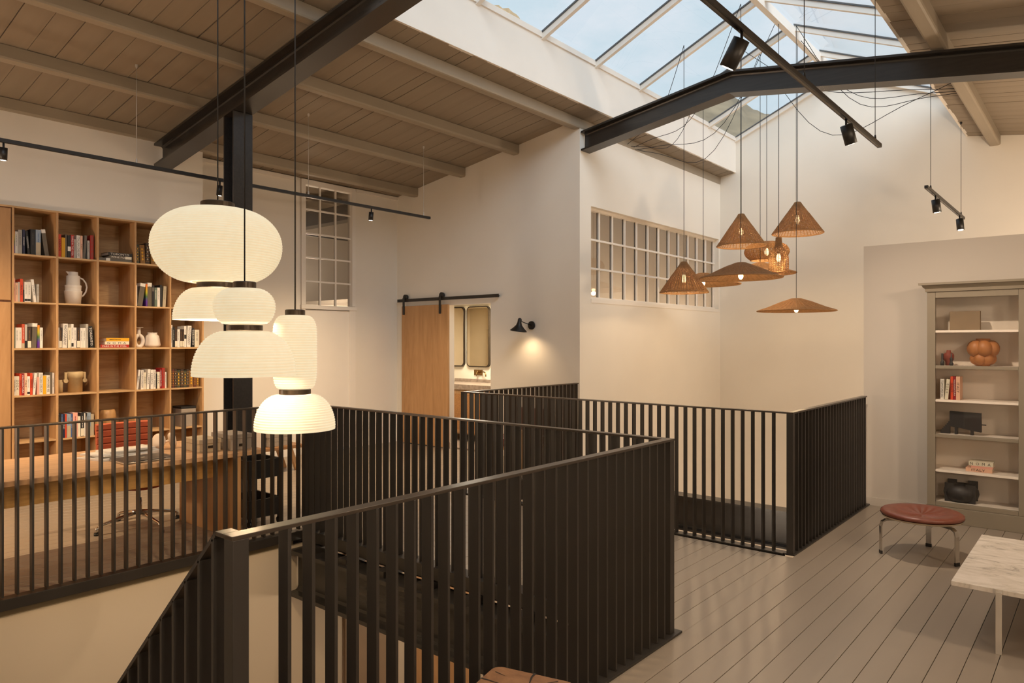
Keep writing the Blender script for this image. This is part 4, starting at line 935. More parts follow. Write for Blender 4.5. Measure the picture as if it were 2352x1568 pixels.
# ---- pottery in the shelving
yp = YF+.14
c_ = (at_y(168, 784, yp)[0], yp, SZ[2][1]+.0005)
jg = thing('jug', 'white stepped ceramic jug with a big loop handle in oak shelving', 'jug', c_)
b = MB(); b.lathe([(.001, 0), (.067, 0), (.082, .13), (.083, .135), (.078, .135), (.072, .137), (.073, .165), (.076, .19), (.071, .195), (.062, .197), (.06, .29), (.055, .293), (.045, .295), (.043, .33), (.039, .332), (.037, .30), (.001, .29)], c_, 40); b.build('body', 'ceramic_white', jg)
b = MB(); x_, y_, z_ = c_; b.add([(x_-.040, y_-.014, z_+.331), (x_-.068, y_, z_+.333), (x_-.040, y_+.014, z_+.331), (x_-.042, y_, z_+.298)], [(0, 1, 3), (1, 2, 3), (0, 2, 1), (0, 3, 2)]); b.build('spout', 'ceramic_white', jg)
b = MB(); b.tube([(x_+.058, y_, z_+.275), (x_+.09, y_, z_+.262), (x_+.118, y_, z_+.225), (x_+.128, y_, z_+.18), (x_+.118, y_, z_+.13), (x_+.095, y_, z_+.095), (x_+.076, y_, z_+.08)], .0085, 10); b.build('handle', 'ceramic_white', jg)
c_ = (at_y(350, 784, yp)[0], yp, SZ[3][1]+.0005)
v_ = MB(); v_.lathe([(.001, 0), (.062, 0), (.08, .015), (.082, .03), (.073, .09), (.066, .125), (.05, .14), (.046, .148), (.052, .162), (.045, .163), (.04, .15), (.001, .14)], c_, 60, True, lambda a, i: 1+(.07*abs(math.cos(a*3.0+.4))**.6-.05 if 1 < i < 7 else 0))
o = v_.build('vase', 'ceramic_white', None, org=c_); o['label'] = 'white lobed ceramic pot with narrow collar, right of the ring vase'; o['category'] = 'vase'
c_ = (max(at_y(319, 784, yp)[0], 3.255+.067), yp, SZ[3][1]+.0005); x_, y_, z_ = c_
o = thing('vase', 'white bottle vase with flat lip and open ring in oak shelving', 'vase', c_)
b = MB(); b.lathe([(.001, .125), (.022, .125), (.018, .15), (.017, .205), (.02, .213), (.045, .216), (.045, .219), (.012, .219), (.011, .16), (.001, .15)], c_, 28); b.build('neck', 'ceramic_white', o)
b = MB(); pts = [(x_+.042*math.sin(2*math.pi*i/28), y_, z_+.069-.062*math.cos(2*math.pi*i/28)) for i in range(29)]; b.tube(pts, .021, 10, False); b.build('ring_body', 'ceramic_white', o)
c_ = (at_y(172.5, 784, yp)[0], yp, SZ[4][1]+.0005); x_, y_, z_ = c_
o = thing('stone_vessel', 'tall yellowish stone vessel with drop handles in oak shelving', 'vessel', c_)
b = MB(); b.lathe([(.001, 0), (.066, 0), (.066, .145), (.072, .147), (.073, .205), (.068, .21), (.058, .205), (.055, .15), (.001, .14)], c_, 36); b.build('body', 'stone', o)
for sx in (-1, 1):
    b = MB(); b.cbox(x_+sx*.087-.012, y_-.014, z_+.115, x_+sx*.087+.012, y_+.014, z_+.205, .004); b.tube([(x_+sx*.087, y_-.016, z_+.118), (x_+sx*.087, y_+.016, z_+.118)], .021, 18); b.cbox(x_+sx*.072-.008, y_-.012, z_+.19, x_+sx*.072+.008, y_+.012, z_+.205, .002); b.build('handle', 'stone', o)
c_ = (at_y(136.5, 784, yp)[0]+.004, yp, SZ[4][1]+.0005)
v_ = MB(); v_.lathe([(.001, 0), (.026, 0), (.027, .1), (.021, .11), (.021, .13), (.001, .13)], c_, 20); o = v_.build('stone_bottle', 'stone', None, org=c_); o['label'] = 'small stone bottle at the left edge beside the tall stone vessel'; o['category'] = 'bottle'
c_ = (at_y(245.5, 784, yp)[0], yp, SZ[5][1]+.0005)
v_ = MB(); v_.lathe([(.001, 0), (.068, 0), (.082, .05), (.087, .13), (.082, .2), (.07, .245), (.055, .25), (.05, .235), (.001, .2)], c_, 48, True, lambda a, i: 1+(.06*math.sin(a*4+i*.7) if 0 < i < 6 else 0)); o = v_.build('vase', 'carved_wood', None, org=c_); o['label'] = 'carved wooden vase with twisting facets, fifth row of oak shelving'; o['category'] = 'vase'
c_ = (at_y(425, 784, yp)[0], yp, SZ[5][1]+.0005); x_, y_, z_ = c_
o = thing('desk_box', 'grey box with black lid in the last column of oak shelving', 'box', c_)
b = MB(); b.cbox(x_-.085, y_-.09, z_, x_+.085, y_+.12, z_+.205, .004); b.build('body', 'box_grey', o)
b = MB(); b.cbox(x_-.088, y_-.093, z_+.2055, x_+.088, y_+.123, z_+.228, .003); b.build('lid', 'black', o)

# ================================================================== DESK AND OFFICE
ZD = .685
dk = thing('desk', 'long oak desk with slab leg behind the far railing', 'desk', (2.0, 5.7, 0))
b = MB(); b.cbox(X0+.5, 5.205, ZD-.034, 3.08, 5.70, ZD, .002); b.build('top_board', 'oak_desk', dk)
b = MB(); b.cbox(X0+.5, 5.7015, ZD-.034, 3.08, 6.20, ZD, .002); b.build('top_board', 'oak_desk', dk)
b = MB(); b.cbox(X0+.6, 5.585, .445, 2.864, 5.61, ZD-.036, .002); b.build('apron', 'oak_apron_lit', dk)
b = MB(); b.cbox(X0+.6, 6.08, .445, 2.864, 6.10, ZD-.036, .002); b.build('apron', 'oak_apron_lit', dk)
for xl in (2.865, -.9): b = MB(); b.cbox(xl, 5.215, 0.0015, xl+.036, 6.18, ZD-.036, .002); b.build('leg_panel', 'oak_panel', dk)
ch = thing('office_chair', 'low swivel office chair with ribbed orange back and chrome base at desk', 'chair', (2.55, 6.225, 0))
cx, cy = 2.55, 6.225
b = MB(); nr = 6
for i in range(nr):     # horizontal upholstery ribs, gently curved in plan
    za, zb = .50+.057*i, .50+.057*(i+1); tilt = .05*(i/nr)
    vs = []
    for z_, yo in ((za, .004), (za+.008, -.012), (zb-.008, -.012), (zb, .004), (zb, .03), (za, .03)):
        for k_ in range(9): q = -1+2*k_/8; vs.append((cx+.03+.222*q, cy+.36+tilt+.02+yo-.03*q*q, z_))
    fs = [(j*9+k_, j*9+k_+1, ((j+1) % 6)*9+k_+1, ((j+1) % 6)*9+k_) for j in range(6) for k_ in range(8)]
    fs += [tuple(j*9 for j in range(6)), tuple(j*9+8 for j in reversed(range(6)))]
    b.add(vs, fs)
b.build('backrest', 'fabric_orange', ch)
b = MB()
vs = []
for j in range(9):
    v_ = -1+2*j/8
    for k_ in range(9):
        q = -1+2*k_/8; vs.append((cx+.23*q, cy+.05+.23*v_, .335+.06*q*q+.03*v_*v_))
N9 = [(j*9+k_, j*9+k_+1, (j+1)*9+k_+1, (j+1)*9+k_) for j in range(8) for k_ in range(8)]
b.add(vs, N9, True); b.add([(x_, y_, z_-.03) for x_, y_, z_ in vs], N9, True)
ed = [k_ for k_ in range(9)]+[j*9+8 for j in range(1, 9)]+[72+k_ for k_ in reversed(range(8))]+[j*9 for j in reversed(range(1, 8))]
b.add([vs[i] for i in ed]+[(vs[i][0], vs[i][1], vs[i][2]-.03) for i in ed], [(i, (i+1) % len(ed), len(ed)+(i+1) % len(ed), len(ed)+i) for i in range(len(ed))])
b.build('seat', 'fabric_orange', ch)
for sx in (-1, 1):
    b = MB(); b.tube([(cx+sx*.235, cy-.16, .39), (cx+sx*.235, cy+.2, .385), (cx+sx*.235, cy+.33, .44), (cx+sx*.225+.03, cy+.385, .53)], .011, 8); b.build('side_rail', 'chrome', ch)
b = MB(); b.tube([(cx, cy, .10), (cx, cy, .22)], .022, 14); b.tube([(cx, cy, .20), (cx, cy, .325)], .012, 12); b.build('pillar', 'chrome', ch)
b = MB(); b.tube([(cx, cy, .175), (cx, cy, .245)], .018, 14); b.build('pillar_sleeve', 'black', ch)
for a in (185, 276, 6, 96):
    dx, dy = math.cos(R(a)), math.sin(R(a)); b = MB()
    b.tube([(cx+dx*.015, cy+dy*.015, .125), (cx+dx*.15, cy+dy*.15, .105), (cx+dx*.30, cy+dy*.30, .075), (cx+dx*.335, cy+dy*.335, .055), (cx+dx*.34, cy+dy*.34, .02)], [.017, .014, .012, .013, .017], 10); lg = b.build('leg', 'chrome', ch)
    b = MB(); b.tube([(cx+dx*.34, cy+dy*.34, .0), (cx+dx*.34, cy+dy*.34, .02)], .02, 12); b.build('glide', 'black', lg)
# things on the desk
lp = thing('laptop', 'closed grey laptop lying near the front edge of the oak desk', 'laptop', (2.35, 5.35, ZD))
def orient(b, cx, cy, a):
    ca, sa = math.cos(R(a)), math.sin(R(a)); b.v = [(cx+x*ca-y*sa, cy+x*sa+y*ca, z) for x, y, z in b.v]; return b
LA = at_z(268, 1062, ZD); LBp = at_z(296, 1071, ZD); lx, ly = 2.24, 5.41
b = MB(); b.cbox(-.18, -.125, ZD+.002, .18, .125, ZD+.014, .004); orient(b, lx, ly, 0).build('base', 'laptop_base', lp)
b = MB(); b.cbox(-.18, -.125, ZD+.0145, .18, .125, ZD+.021, .003); orient(b, lx, ly, 0).build('lid', 'laptop_grey', lp)
b = MB(); b.lathe([(.001, ZD+.0215), (.016, ZD+.0215), (.016, ZD+.021)], (lx, ly, 0), 20); b.build('lid_emblem', 'laptop_base', lp)
b = MB(); b.cbox(-.11, -.1258, ZD+.0125, .11, -.123, ZD+.0165, .0005); orient(b, lx, ly, 0).build('hinge', 'black', lp)
nx, ny, _ = at_z(275, 1046, ZD)
npp = thing('newspaper', 'folded newspapers piled loosely on the oak desk behind the laptop', 'newspaper', (nx, ny, ZD))
rnd = random.Random(4)
for i, (a, sx, sy, ox, oy) in enumerate(((6, .24, .16, 0, 0), (-8, .22, .13, .03, .02), (14, .20, .12, -.02, .03), (-3, .17, .10, .05, .0))):
    b = MB(); z0 = ZD+.001+.012*i; vs = []; Nn = 10
    for j in range(3):
        for k_ in range(Nn+1): q = -1+2*k_/Nn; w_ = .004*math.sin(q*5+i*2+j)+(.006*abs(q)**3 if k_ > 6 else 0); vs.append((sx*q, sy*(j-1), z0+.010+w_))
    lo = [(x_, y_, z0) for x_, y_, z_ in vs]; M_ = Nn+1
    fs = [(j*M_+k_, j*M_+k_+1, (j+1)*M_+k_+1, (j+1)*M_+k_) for j in range(2) for k_ in range(Nn)]
    b.add(vs, fs, True); b.add(lo, fs); ed = list(range(M_))+[j*M_+Nn for j in (1, 2)]+[2*M_+k_ for k_ in reversed(range(Nn))]+[M_]
    b.add([vs[q] for q in ed]+[lo[q] for q in ed], [(q, (q+1) % len(ed), len(ed)+(q+1) % len(ed), len(ed)+q) for q in range(len(ed))])
    orient(b, nx+ox, ny+oy, a+8).build('folded_sheet', 'newsprint', npp)
b = MB(); rx, ry, _ = at_z(232, 1042, ZD+.02); b.tube([(rx-.03, ry+.02, ZD+.028), (rx+.06, ry, ZD+.028), (rx+.17, ry-.03, ZD+.026)], [.02, .026, .02], 12); b.build('rolled_end', 'newsprint', npp)
hx, hy, _ = at_z(380, 1030, ZD)
hp = thing('headphones', 'cream over-ear headphones lying on the desk before the orange chair', 'headphones', (hx, hy, ZD))
for dx_, sg in ((-.055, -1), (.06, 1)):
    b = MB(); b.lathe([(.001, -.018), (.036, -.018), (.043, -.008), (.043, .010), (.03, .018), (.001, .018)], (0, 0, 0), 26); b.v = [(u_*1.45, v_*1.45, q_*1.3) for u_, v_, q_ in b.v]; M3 = Matrix.Rotation(R(78*sg), 3, 'Y') @ Matrix.Rotation(R(16), 3, 'X'); b.v = [tuple(M3 @ Vector(v)+Vector((hx+dx_, hy+(.01 if sg > 0 else 0), ZD+.064))) for v in b.v]; b.build('ear_cup', 'headphone', hp)
b = MB(); b.tube([(hx-.05, hy+.0, ZD+.06), (hx-.06, hy+.07, ZD+.055), (hx-.03, hy+.13, ZD+.03), (hx+.02, hy+.14, ZD+.025), (hx+.06, hy+.08, ZD+.05), (hx+.05, hy+.01, ZD+.06)], .011, 8); b.build('headband', 'headphone', hp)
nb_ = MB(); qx, qy, _ = at_z(345, 1034, ZD); nb_.cbox(-.07, -.05, ZD+.001, .07, .05, ZD+.010, .002); orient(nb_, qx, qy, 10); o = nb_.build('notebook', 'leather_red', None, org=(qx, qy, ZD)); o['label'] = 'small dark red notebook beside the cream headphones'; o['category'] = 'notebook'
for nm, xa, ya, xb, yb, h_, mt_, lab in (('storage_box', 2.66, 5.40, 2.83, 5.68, .10, 'box_linen', 'low linen storage box on the desk, nearest the laptop'), ('storage_box', 2.87, 5.32, 3.05, 5.62, .125, 'box_grey', 'taller grey linen storage box at the end of the desk')):
    o = thing(nm, lab, 'box', ((xa+xb)/2, (ya+yb)/2, ZD), 'storage boxes on the desk')
    b = MB(); b.cbox(xa, ya, ZD+.0005, xb, yb, ZD+h_-.035, .003); b.build('body', mt_, o)
    b = MB(); b.cbox(xa-.004, ya-.004, ZD+h_-.0345, xb+.004, yb+.004, ZD+h_, .003); b.build('lid', mt_, o)
    b = MB(); b.box((xa+xb)/2-.02, ya-.006, ZD+.03, (xa+xb)/2+.02, ya-.003, ZD+.05); b.build('label_holder', 'dark_brass', o)
# black trolley
ct = thing('trolley', 'black office trolley on castors between the desk and the bench', 'trolley', (3.25, 5.65, 0))
for z0, z1 in ((.40, .555), (.075, .225)):
    b = MB()
    for q in ((3.10, 5.45, 3.115, 5.85), (3.385, 5.45, 3.40, 5.85), (3.115, 5.45, 3.385, 5.465), (3.115, 5.835, 3.385, 5.85)): b.box(q[0], q[1], z0, q[2], q[3], z1)
    b.box(3.115, 5.465, z0, 3.385, 5.835, z0+.02); b.build('tray', 'black', ct)
for xx in (3.105, 3.375):
    for yy in (5.455, 5.825): b = MB(); b.cbox(xx, yy, .05, xx+.02, yy+.02, .56, .002); b.build('post', 'black', ct)
for xx in (3.115, 3.385):
    for yy in (5.465, 5.835): b = MB(); b.tube([(xx-.01, yy, .026), (xx+.01, yy, .026)], .0255, 16); b.build('castor', 'black_gloss', ct)
# low bench by the window wall with stacked boxes
bn = thing('bench', 'low dark wooden bench with splayed legs by the window wall', 'bench', (4.55, 7.65, 0))
b = MB(); b.cbox(4.15, 7.45, .275, 4.97, 7.85, .315, .004); b.build('seat', 'bench_wood', bn)
for xx, sg in ((4.86, 1), (4.28, -1)):
    for yy in (7.50, 7.78):
        b = MB(); vs = [(xx+dx_+sg*t_, yy+dy_, z_) for z_, t_ in ((0, .05), (.274, -.05)) for dy_ in (0, .05) for dx_ in (-.022, .022)]
        b.add(vs, [(0, 2, 3, 1), (4, 5, 7, 6), (0, 1, 5, 4), (2, 6, 7, 3), (0, 4, 6, 2), (1, 3, 7, 5)]); b.build('leg', 'oak', bn)
z = .3155
for i, lab in enumerate(('lowest', 'second lowest', 'middle', 'second highest', 'topmost')):
    h_ = .052; b = MB(); j = .006*math.sin(i*2.4); b.cbox(4.52+j, 7.50, z, 4.80+j, 7.76, z+h_, .004); o = b.build('document_box', 'box_grey', None, org=(4.66, 7.6, z)); o['label'] = f'{lab} grey document box of the stack on the low bench'; o['category'] = 'box'; o['group'] = 'document boxes stacked on the bench'; z += h_+.001
book('tall white book standing upright on the low bench beside grey boxes', None, (4.44, 7.55, .3156), .055, .235, .18, 'white', None, 'k')
# reading chair below the wall lamp, seen between the bars
rc = thing('armchair', 'dark red leather armchair under the black wall lamp', 'armchair', (6.85, 5.75, 0))
b = MB(); b.cbox(6.62, 5.42, .26, 7.10, 6.02, .36, .03); b.build('seat_cushion', 'red_dark', rc)
b = MB(); b.cbox(7.06, 5.42, .37, 7.18, 6.02, .70, .03); b.build('back_cushion', 'red_dark', rc)
for yy in (5.40, 6.03):
    for xx in (6.62, 7.16): b = MB(); b.cbox(xx, yy, 0, xx+.03, yy+.03, .46 if xx < 7 else .62, .004); b.build('leg', 'oak', rc)
    b = MB(); b.cbox(6.60, yy-.005, .461, 7.155, yy+.035, .485, .004); b.build('armrest', 'oak', rc)
b = MB(); b.cbox(6.64, 5.435, .215, 7.16, 6.025, .255, .004); b.build('seat_frame', 'oak', rc)

# ================================================================== RIGHT-HAND CABINET
BK = thing('display_cabinet', 'tall grey painted display cabinet with cornice against the grey wall', 'cabinet', (7.2, .87, 0))
fx, bx_ = 7.05, 7.355; yl, yr = 1.216, .505
def bxx(name, x0, y0, z0, x1, y1, z1, m='cabinet_paint', c=.003): b = MB(); b.cbox(x0, y0, z0, x1, y1, z1, c); return b.build(name, m, BK)
bxx('stile', fx, yl-.062, .135, fx+.03, yl, 1.978); bxx('stile', fx, yr, .135, fx+.03, yr+.062, 1.978)
bxx('top_rail', fx, yr+.0625, 1.925, fx+.03, yl-.0625, 1.978); bxx('bottom_rail', fx, yr+.0625, .135, fx+.03, yl-.0625, .172)
bxx('side_panel', fx+.031, yl-.02, 0, bx_, yl, 1.978); bxx('side_panel', fx+.031, yr, 0, bx_, yr+.02, 1.978)
bxx('back_panel', bx_-.015, yr+.021, .13, bx_-.003, yl-.021, 1.97, 'cabinet_inside', .001)
for yy in (yr+.021, yl-.024): bxx('inner_lining', fx+.032, yy, .14, bx_-.016, yy+.003, 1.97, 'cabinet_inside', .001)
bxx('plinth', fx-.008, yr-.004, 0, bx_, yl+.012, .134, 'cabinet_paint', .004)
b = MB(); P = [(fx-.002, 1.979), (fx-.012, 1.979), (fx-.014, 2.005), (fx-.028, 2.018), (fx-.036, 2.034), (fx-.058, 2.036), (fx-.058, 2.055), (bx_, 2.055), (bx_, 1.979)]
vs = []
for u, v in P:
    e_ = max(0, fx-u); vs.append((u, yl+e_, v))
for u, v in P:
    e_ = max(0, fx-u); vs.append((u, yr-e_, v))
n_ = len(P); b.add(vs, [(i, (i+1) % n_, n_+(i+1) % n_, n_+i) for i in range(n_)]); b.add(vs[:n_], [tuple(range(n_))]); b.add(vs[n_:], [tuple(range(n_))]); b.build('cornice', 'cabinet_paint', BK)
SHZ = [1.646, 1.342, 1.05, .752, .448, .172]
for i, z_ in enumerate(SHZ):
    rail = i in (1, 3)
    if rail: bxx('mid_rail', fx, yr+.0625, z_-.026, fx+.03, yl-.0625, z_+.002)
    bxx('shelf', fx+.032, yr+.025, z_-.018, bx_-.016, yl-.025, z_, 'cabinet_inside', .001)
    if not rail and i < 5: bxx('shelf_lip', fx+.005, yr+.0625, z_-.019, fx+.0315, yl-.0625, z_, 'cabinet_inside', .001)
for i, (za, zb) in enumerate(((1.342+.004, 1.924), (.754+.004, 1.314), (.174, .724))):
    pass
def cab(px, py, x_=7.16): return at_x(px, py, x_)
xs_ = 7.16
p = cab(2216, 755); p2 = cab(2251, 714)
y0_, y1_ = at_x(2181, 755, xs_)[1], at_x(2251.5, 755, xs_)[1]
b = MB(); b.cbox(xs_, y1_, SHZ[0]+.0005, xs_+.05, y0_, SHZ[0]+.165, .006); o = b.build('stone_slab', 'tan_stone', None, org=(xs_, (y0_+y1_)/2, SHZ[0])); o['label'] = 'rough tan rectangular stone block on the top cabinet shelf'; o['category'] = 'sculpture'
def lat(name, prof, px, z_, m, lab, cat, n_=32, x_=7.15, rf=None):
    yy = at_x(px, 784, x_)[1]; b = MB(); b.lathe(prof, (x_, yy, z_+.0005), n_, True, rf); o = b.build(name, m, None, org=(x_, yy, z_)); o['label'] = lab; o['category'] = cat; return o
lat('bottle', [(.001, 0), (.016, 0), (.016, .032), (.009, .04), (.008, .105), (.001, .105)], 2164.5, SHZ[1], 'black_ceramic', 'small black bottle with straight neck, left of the red vase', 'bottle', 20, 7.10)
lat('bottle', [(.001, 0), (.012, 0), (.018, .015), (.009, .033), (.012, .05), (.012, .064), (.005, .072), (.005, .105), (.001, .107)], 2185, SHZ[1], 'black_ceramic', 'small black double gourd bottle in front of the red vase', 'bottle', 20, 7.10)
lat('vase', [(.001, 0), (.027, 0), (.027, .03), (.040, .05), (.042, .085), (.038, .1), (.018, .115), (.016, .132), (.001, .132)], 2179, SHZ[1], 'terracotta', 'dark red faceted vase behind the two small black bottles', 'vase', 10, 7.19)
o = thing('bubble_vase', 'large orange ceramic vase made of swollen lobes in the grey cabinet', 'vase', (7.2, at_x(2258, 784, 7.2)[1], SHZ[1]))
yy = at_x(2258, 784, 7.2)[1]
b = MB(); Sv = SHZ[1]+.0005
def blob(cx_, cy_, cz_, rx_, rz_):
    n_, m_ = 16, 10; vs = []; fs = []
    for j in range(m_+1):
        t_ = math.pi*j/m_
        for k_ in range(n_): a_ = 2*math.pi*k_/n_; vs.append((cx_+rx_*math.sin(t_)*math.cos(a_), cy_+rx_*math.sin(t_)*math.sin(a_), cz_-rz_*math.cos(t_)))
    fs = [(j*n_+k_, j*n_+(k_+1) % n_, (j+1)*n_+(k_+1) % n_, (j+1)*n_+k_) for j in range(m_) for k_ in range(n_)]
    b.add(vs, fs, True)
for i in range(6):
    a_ = math.pi/3*i+.25; blob(7.2+.064*math.cos(a_), yy+.064*math.sin(a_), Sv+.147, .060, .071)
    a_ += math.pi/6; blob(7.2+.048*math.cos(a_), yy+.048*math.sin(a_), Sv+.062, .050, .054)
b.lathe([(.001, 0), (.05, 0), (.05, .03), (.06, .1), (.055, .2), (.052, .215), (.052, .232), (.044, .232), (.04, .2), (.001, .19)], (7.2, yy, Sv), 36); b.build('body', 'orange_ceramic', o)
def cbook(lab, px0, px1, h, colr, ttl, ink, lean=0, xq=7.10, **kw):
    ya, yb = at_x(px0, 900, xq)[1], at_x(px1, 900, xq)[1]
    return book(lab, 'books in the grey cabinet', (xq, ya, SHZ[2]+.0005), max(.012, ya-yb-.001), h, .15, colr, ttl, ink, lean, yaw=-90, **kw)
cbook('white book with tall black title, first from left in grey cabinet', 2160, 2168.6, .175, 'white', 'TOM FORD 002', 'k')
cbook('cream book with spaced black letters, leaning in the grey cabinet row', 2169.4, 2177.6, .175, 'cream', 'NOMA', 'k', 5, stacked=True)
cbook('orange book, third from left in the grey cabinet row', 2183.2, 2189.4, .20, 'orange', 'FRANCE', 'k')
cbook('crimson book with pale title, fourth from left in grey cabinet', 2189.8, 2195.4, .20, 'crimson', 'VILLEGGIATURA', 'w')
cbook('salmon pink book, last on the right in grey cabinet row', 2195.8, 2205, .20, 'salmon', 'ITALY', 'k')
# bull sculpture
o = thing('bull_sculpture', 'angular dark bull sculpture with stepped tail on a cabinet shelf', 'sculpture', (7.16, .95, SHZ[3]))
xa, xb = 7.14, 7.19; S = SHZ[3]+.0005
def yp_(px): return at_x(px, 970, 7.14)[1]
yA, yB = yp_(2181), yp_(2253.5)
b = MB(); b.prism([(yA, S+.065), (yA, S+.195), (yB, S+.188), (yB, S+.028), (yp_(2235), S+.036), (yp_(2215), S+.05), (yp_(2200), S+.06)], 'x', xa, xb); b.build('body', 'black_ceramic', o)
for px in (2195.5, 2232): yy = yp_(px); b = MB(); b.box(xa+.004, yy-.010, S, xb-.004, yy+.010, S+.066); b.build('leg', 'black_ceramic', o)
b = MB(); steps = [(yA, S), (yA, S+.11)]; st0 = yp_(2159.5)
for i in range(6):
    yy = yA+(st0-yA)*(i+1)/6; zz = S+.11-.017*i; steps += [(yA+(st0-yA)*i/6, zz-.0), (yy, zz-.0)] if False else [(yy, S+.105-.0155*i)]+[(yy, S+.105-.0155*(i+1))]
steps = [(yA-.001, S+.0005), (yA-.001, S+.105)]+steps[2:]; steps = steps[:-1]+[(st0, S+.0005)]
b.prism(steps, 'x', xa+.01, xb-.01); b.build('stepped_tail', 'black_ceramic', o)
b = MB(); yy = yp_(2253.5); b.box(xa+.018, yy-.034, S+.088, xa+.028, yy+.002, S+.096); b.build('horn', 'black_ceramic', o)
# flat books
z_ = SHZ[4]+.0005
for lab, px0, px1, th, colr, ttl, op in (('salmon book lying lowest on the fifth cabinet shelf', 2218, 2279, .032, 'salmon', 'ITALY', {}), ('thin pink book lying between the cream and salmon ones', 2230, 2280, .018, 'pink', None, {}), ('cream book with spaced letters lying on top of pink books', 2225, 2281, .036, 'cream', 'N  O  M  A', {})):
    ya, yb = at_x(px0, 1080, 7.12)[1], at_x(px1, 1080, 7.12)[1]
    book(lab, 'books lying in the grey cabinet', (7.12, yb, z_), th, ya-yb, .15, colr, ttl, 'k', yaw=-90, flat=True, **op); z_ += th+.0008
o = thing('winged_vase', 'round black vase with square fins on the lowest cabinet shelf', 'vase', (7.2, at_x(2207, 784, 7.18)[1], SHZ[5]))
yy = at_x(2207, 784, 7.18)[1]; S = SHZ[5]+.0005
b = MB(); b.lathe([(.001, 0), (.095, 0), (.122, .03), (.132, .07), (.126, .105), (.10, .135), (.06, .15), (.045, .152), (.042, .14), (.001, .06)], (7.204, yy, S), 40); b.build('body', 'black_ceramic', o)
for sy, sx in ((-1, -1), (1, -1), (-1, 1), (1, 1)):
    b = MB(); b.box(7.204+sx*.075-.008, yy+sy*.042, S+.0005, 7.204+sx*.075+.008, yy+sy*.112, S+.158+(.012 if sx > 0 else 0)); b.build('fin', 'black_ceramic', o)
# glazing of the three cabinet doors
for za, zb in ((1.348, 1.923), (.758, 1.313), (.174, .723)):
    b = MB(); b.box(fx+.012, yr+.058, za, fx+.015, yl-.058, zb); b.build('glass_pane', 'cabinet_glass', BK)

# ================================================================== STOOL, COFFEE TABLE, LOG
sl_ = thing('stool', 'round brown leather stool on three bent chrome legs by the cabinet', 'stool', (5.87, 1.05, 0))
P3 = [(5.725, 1.285), (6.141, 1.049), (5.731, .808)]
cx, cy = 5.86, 1.045; zs_ = .285
b = MB(); b.lathe([(.001, .022), (.04, .021), (.08, .020), (.12, .021), (.16, .024), (.19, .029), (.22, .034), (.252, .036), (.266, .026), (.268, .012), (.255, 0.0), (.001, -.006)], (cx, cy, zs_), 140, True, lambda a, i: 1+.004*math.sin(a*18)*(i in (7, 8)))
def _dent(v):
    x_, y_, z_ = v; r_ = math.hypot(x_-cx, y_-cy)/.26; a_ = math.atan2(y_-cy, x_-cx)
    if z_ > zs_+.015: z_ += -.012*max(0, 1-r_*1.3)+.0028*math.sin(a_*17+2*math.sin(a_*3))*max(0, min(1, r_*2.2))*max(0, 1-r_)*2
    return (x_, y_, z_)
b.v = [_dent(v) for v in b.v]; b.build('cushion', 'leather_red', sl_)
b = MB(); b.lathe([(.262, .0), (.255, -.012), (.2, -.022), (.001, -.03), ], (cx, cy, zs_), 48); b.build('seat_shell', 'leather_underside', sl_)
for (x_, y_) in P3:
    d = Vector((x_-cx, y_-cy)); L_ = d.length; d.normalize(); pp = Vector((-d.y, d.x)); b = MB()
    prof = [(L_*.25, zs_-.032), (L_-.09, zs_-.034), (L_-.035, zs_-.036), (L_-.008, zs_-.052), (L_, zs_-.085), (L_, .0)]
    vs = []
    for i, (q, z_) in enumerate(prof):
        a = prof[max(0, i-1)]; c_ = prof[min(len(prof)-1, i+1)]; tx, tz = c_[0]-a[0], c_[1]-a[1]; l_ = math.hypot(tx, tz); nx, nz_ = -tz/l_, tx/l_
        for w_, t_ in ((-.018, -.005), (.018, -.005), (.018, .005), (-.018, .005)):
            vs.append((cx+d.x*(q+nx*t_)+pp.x*w_, cy+d.y*(q+nx*t_)+pp.y*w_, z_+nz_*t_))
    fs = [(i*4+e, i*4+(e+1) % 4, (i+1)*4+(e+1) % 4, (i+1)*4+e) for i in range(len(prof)-1) for e in range(4)]+[(0, 1, 2, 3), (20, 21, 22, 23)]
    b.add(vs, fs); lg = b.build('leg', 'chrome', sl_)
    b = MB(); e0 = Vector((x_, y_)); vs = [(e0.x+d.x*t_+pp.x*w_, e0.y+d.y*t_+pp.y*w_, z_) for z_ in (0.0, .024) for w_ in (-.02, .02) for t_ in (-.007, .007)]
    b.add(vs, [(0, 2, 3, 1), (4, 5, 7, 6), (0, 1, 5, 4), (2, 6, 7, 3), (0, 4, 6, 2), (1, 3, 7, 5)]); b.build('foot_cap', 'black', lg)
tb = thing('coffee_table', 'low marble topped coffee table on thin steel legs beside the stool', 'coffee table', (4.9, .2, 0))
ZT = .32; tx0, tx1, ty1, ty0 = 4.255, 5.40, .626, -.45
b = MB(); b.cbox(tx0, ty0, ZT-.024, tx1, ty1, ZT, .002); b.build('marble_top', 'marble', tb)
for x_, y_ in ((4.262, .422), (4.262, -.25), (5.39, .422), (5.39, -.25)):
    b = MB(); s_ = -1 if x_ < 5 else 1; b.cbox(x_-.016+(0 if s_ < 0 else 0), y_-.013, 0, x_-.008+(0), y_+.013, ZT-.012, .001) if s_ < 0 else b.cbox(x_+.012, y_-.013, 0, x_+.02, y_+.013, ZT-.012, .001); b.build('leg', 'satin_steel', tb)
for y_ in (.422, -.25): b = MB(); b.cbox(4.254, y_-.013, ZT-.033, 5.402, y_+.013, ZT-.0245, .001); b.build('rail', 'satin_steel', tb)
for x_ in (4.6, 5.05): b = MB(); b.cbox(x_-.013, -.237, ZT-.033, x_+.013, .409, ZT-.0245, .001); b.build('crossbar', 'satin_steel', tb)
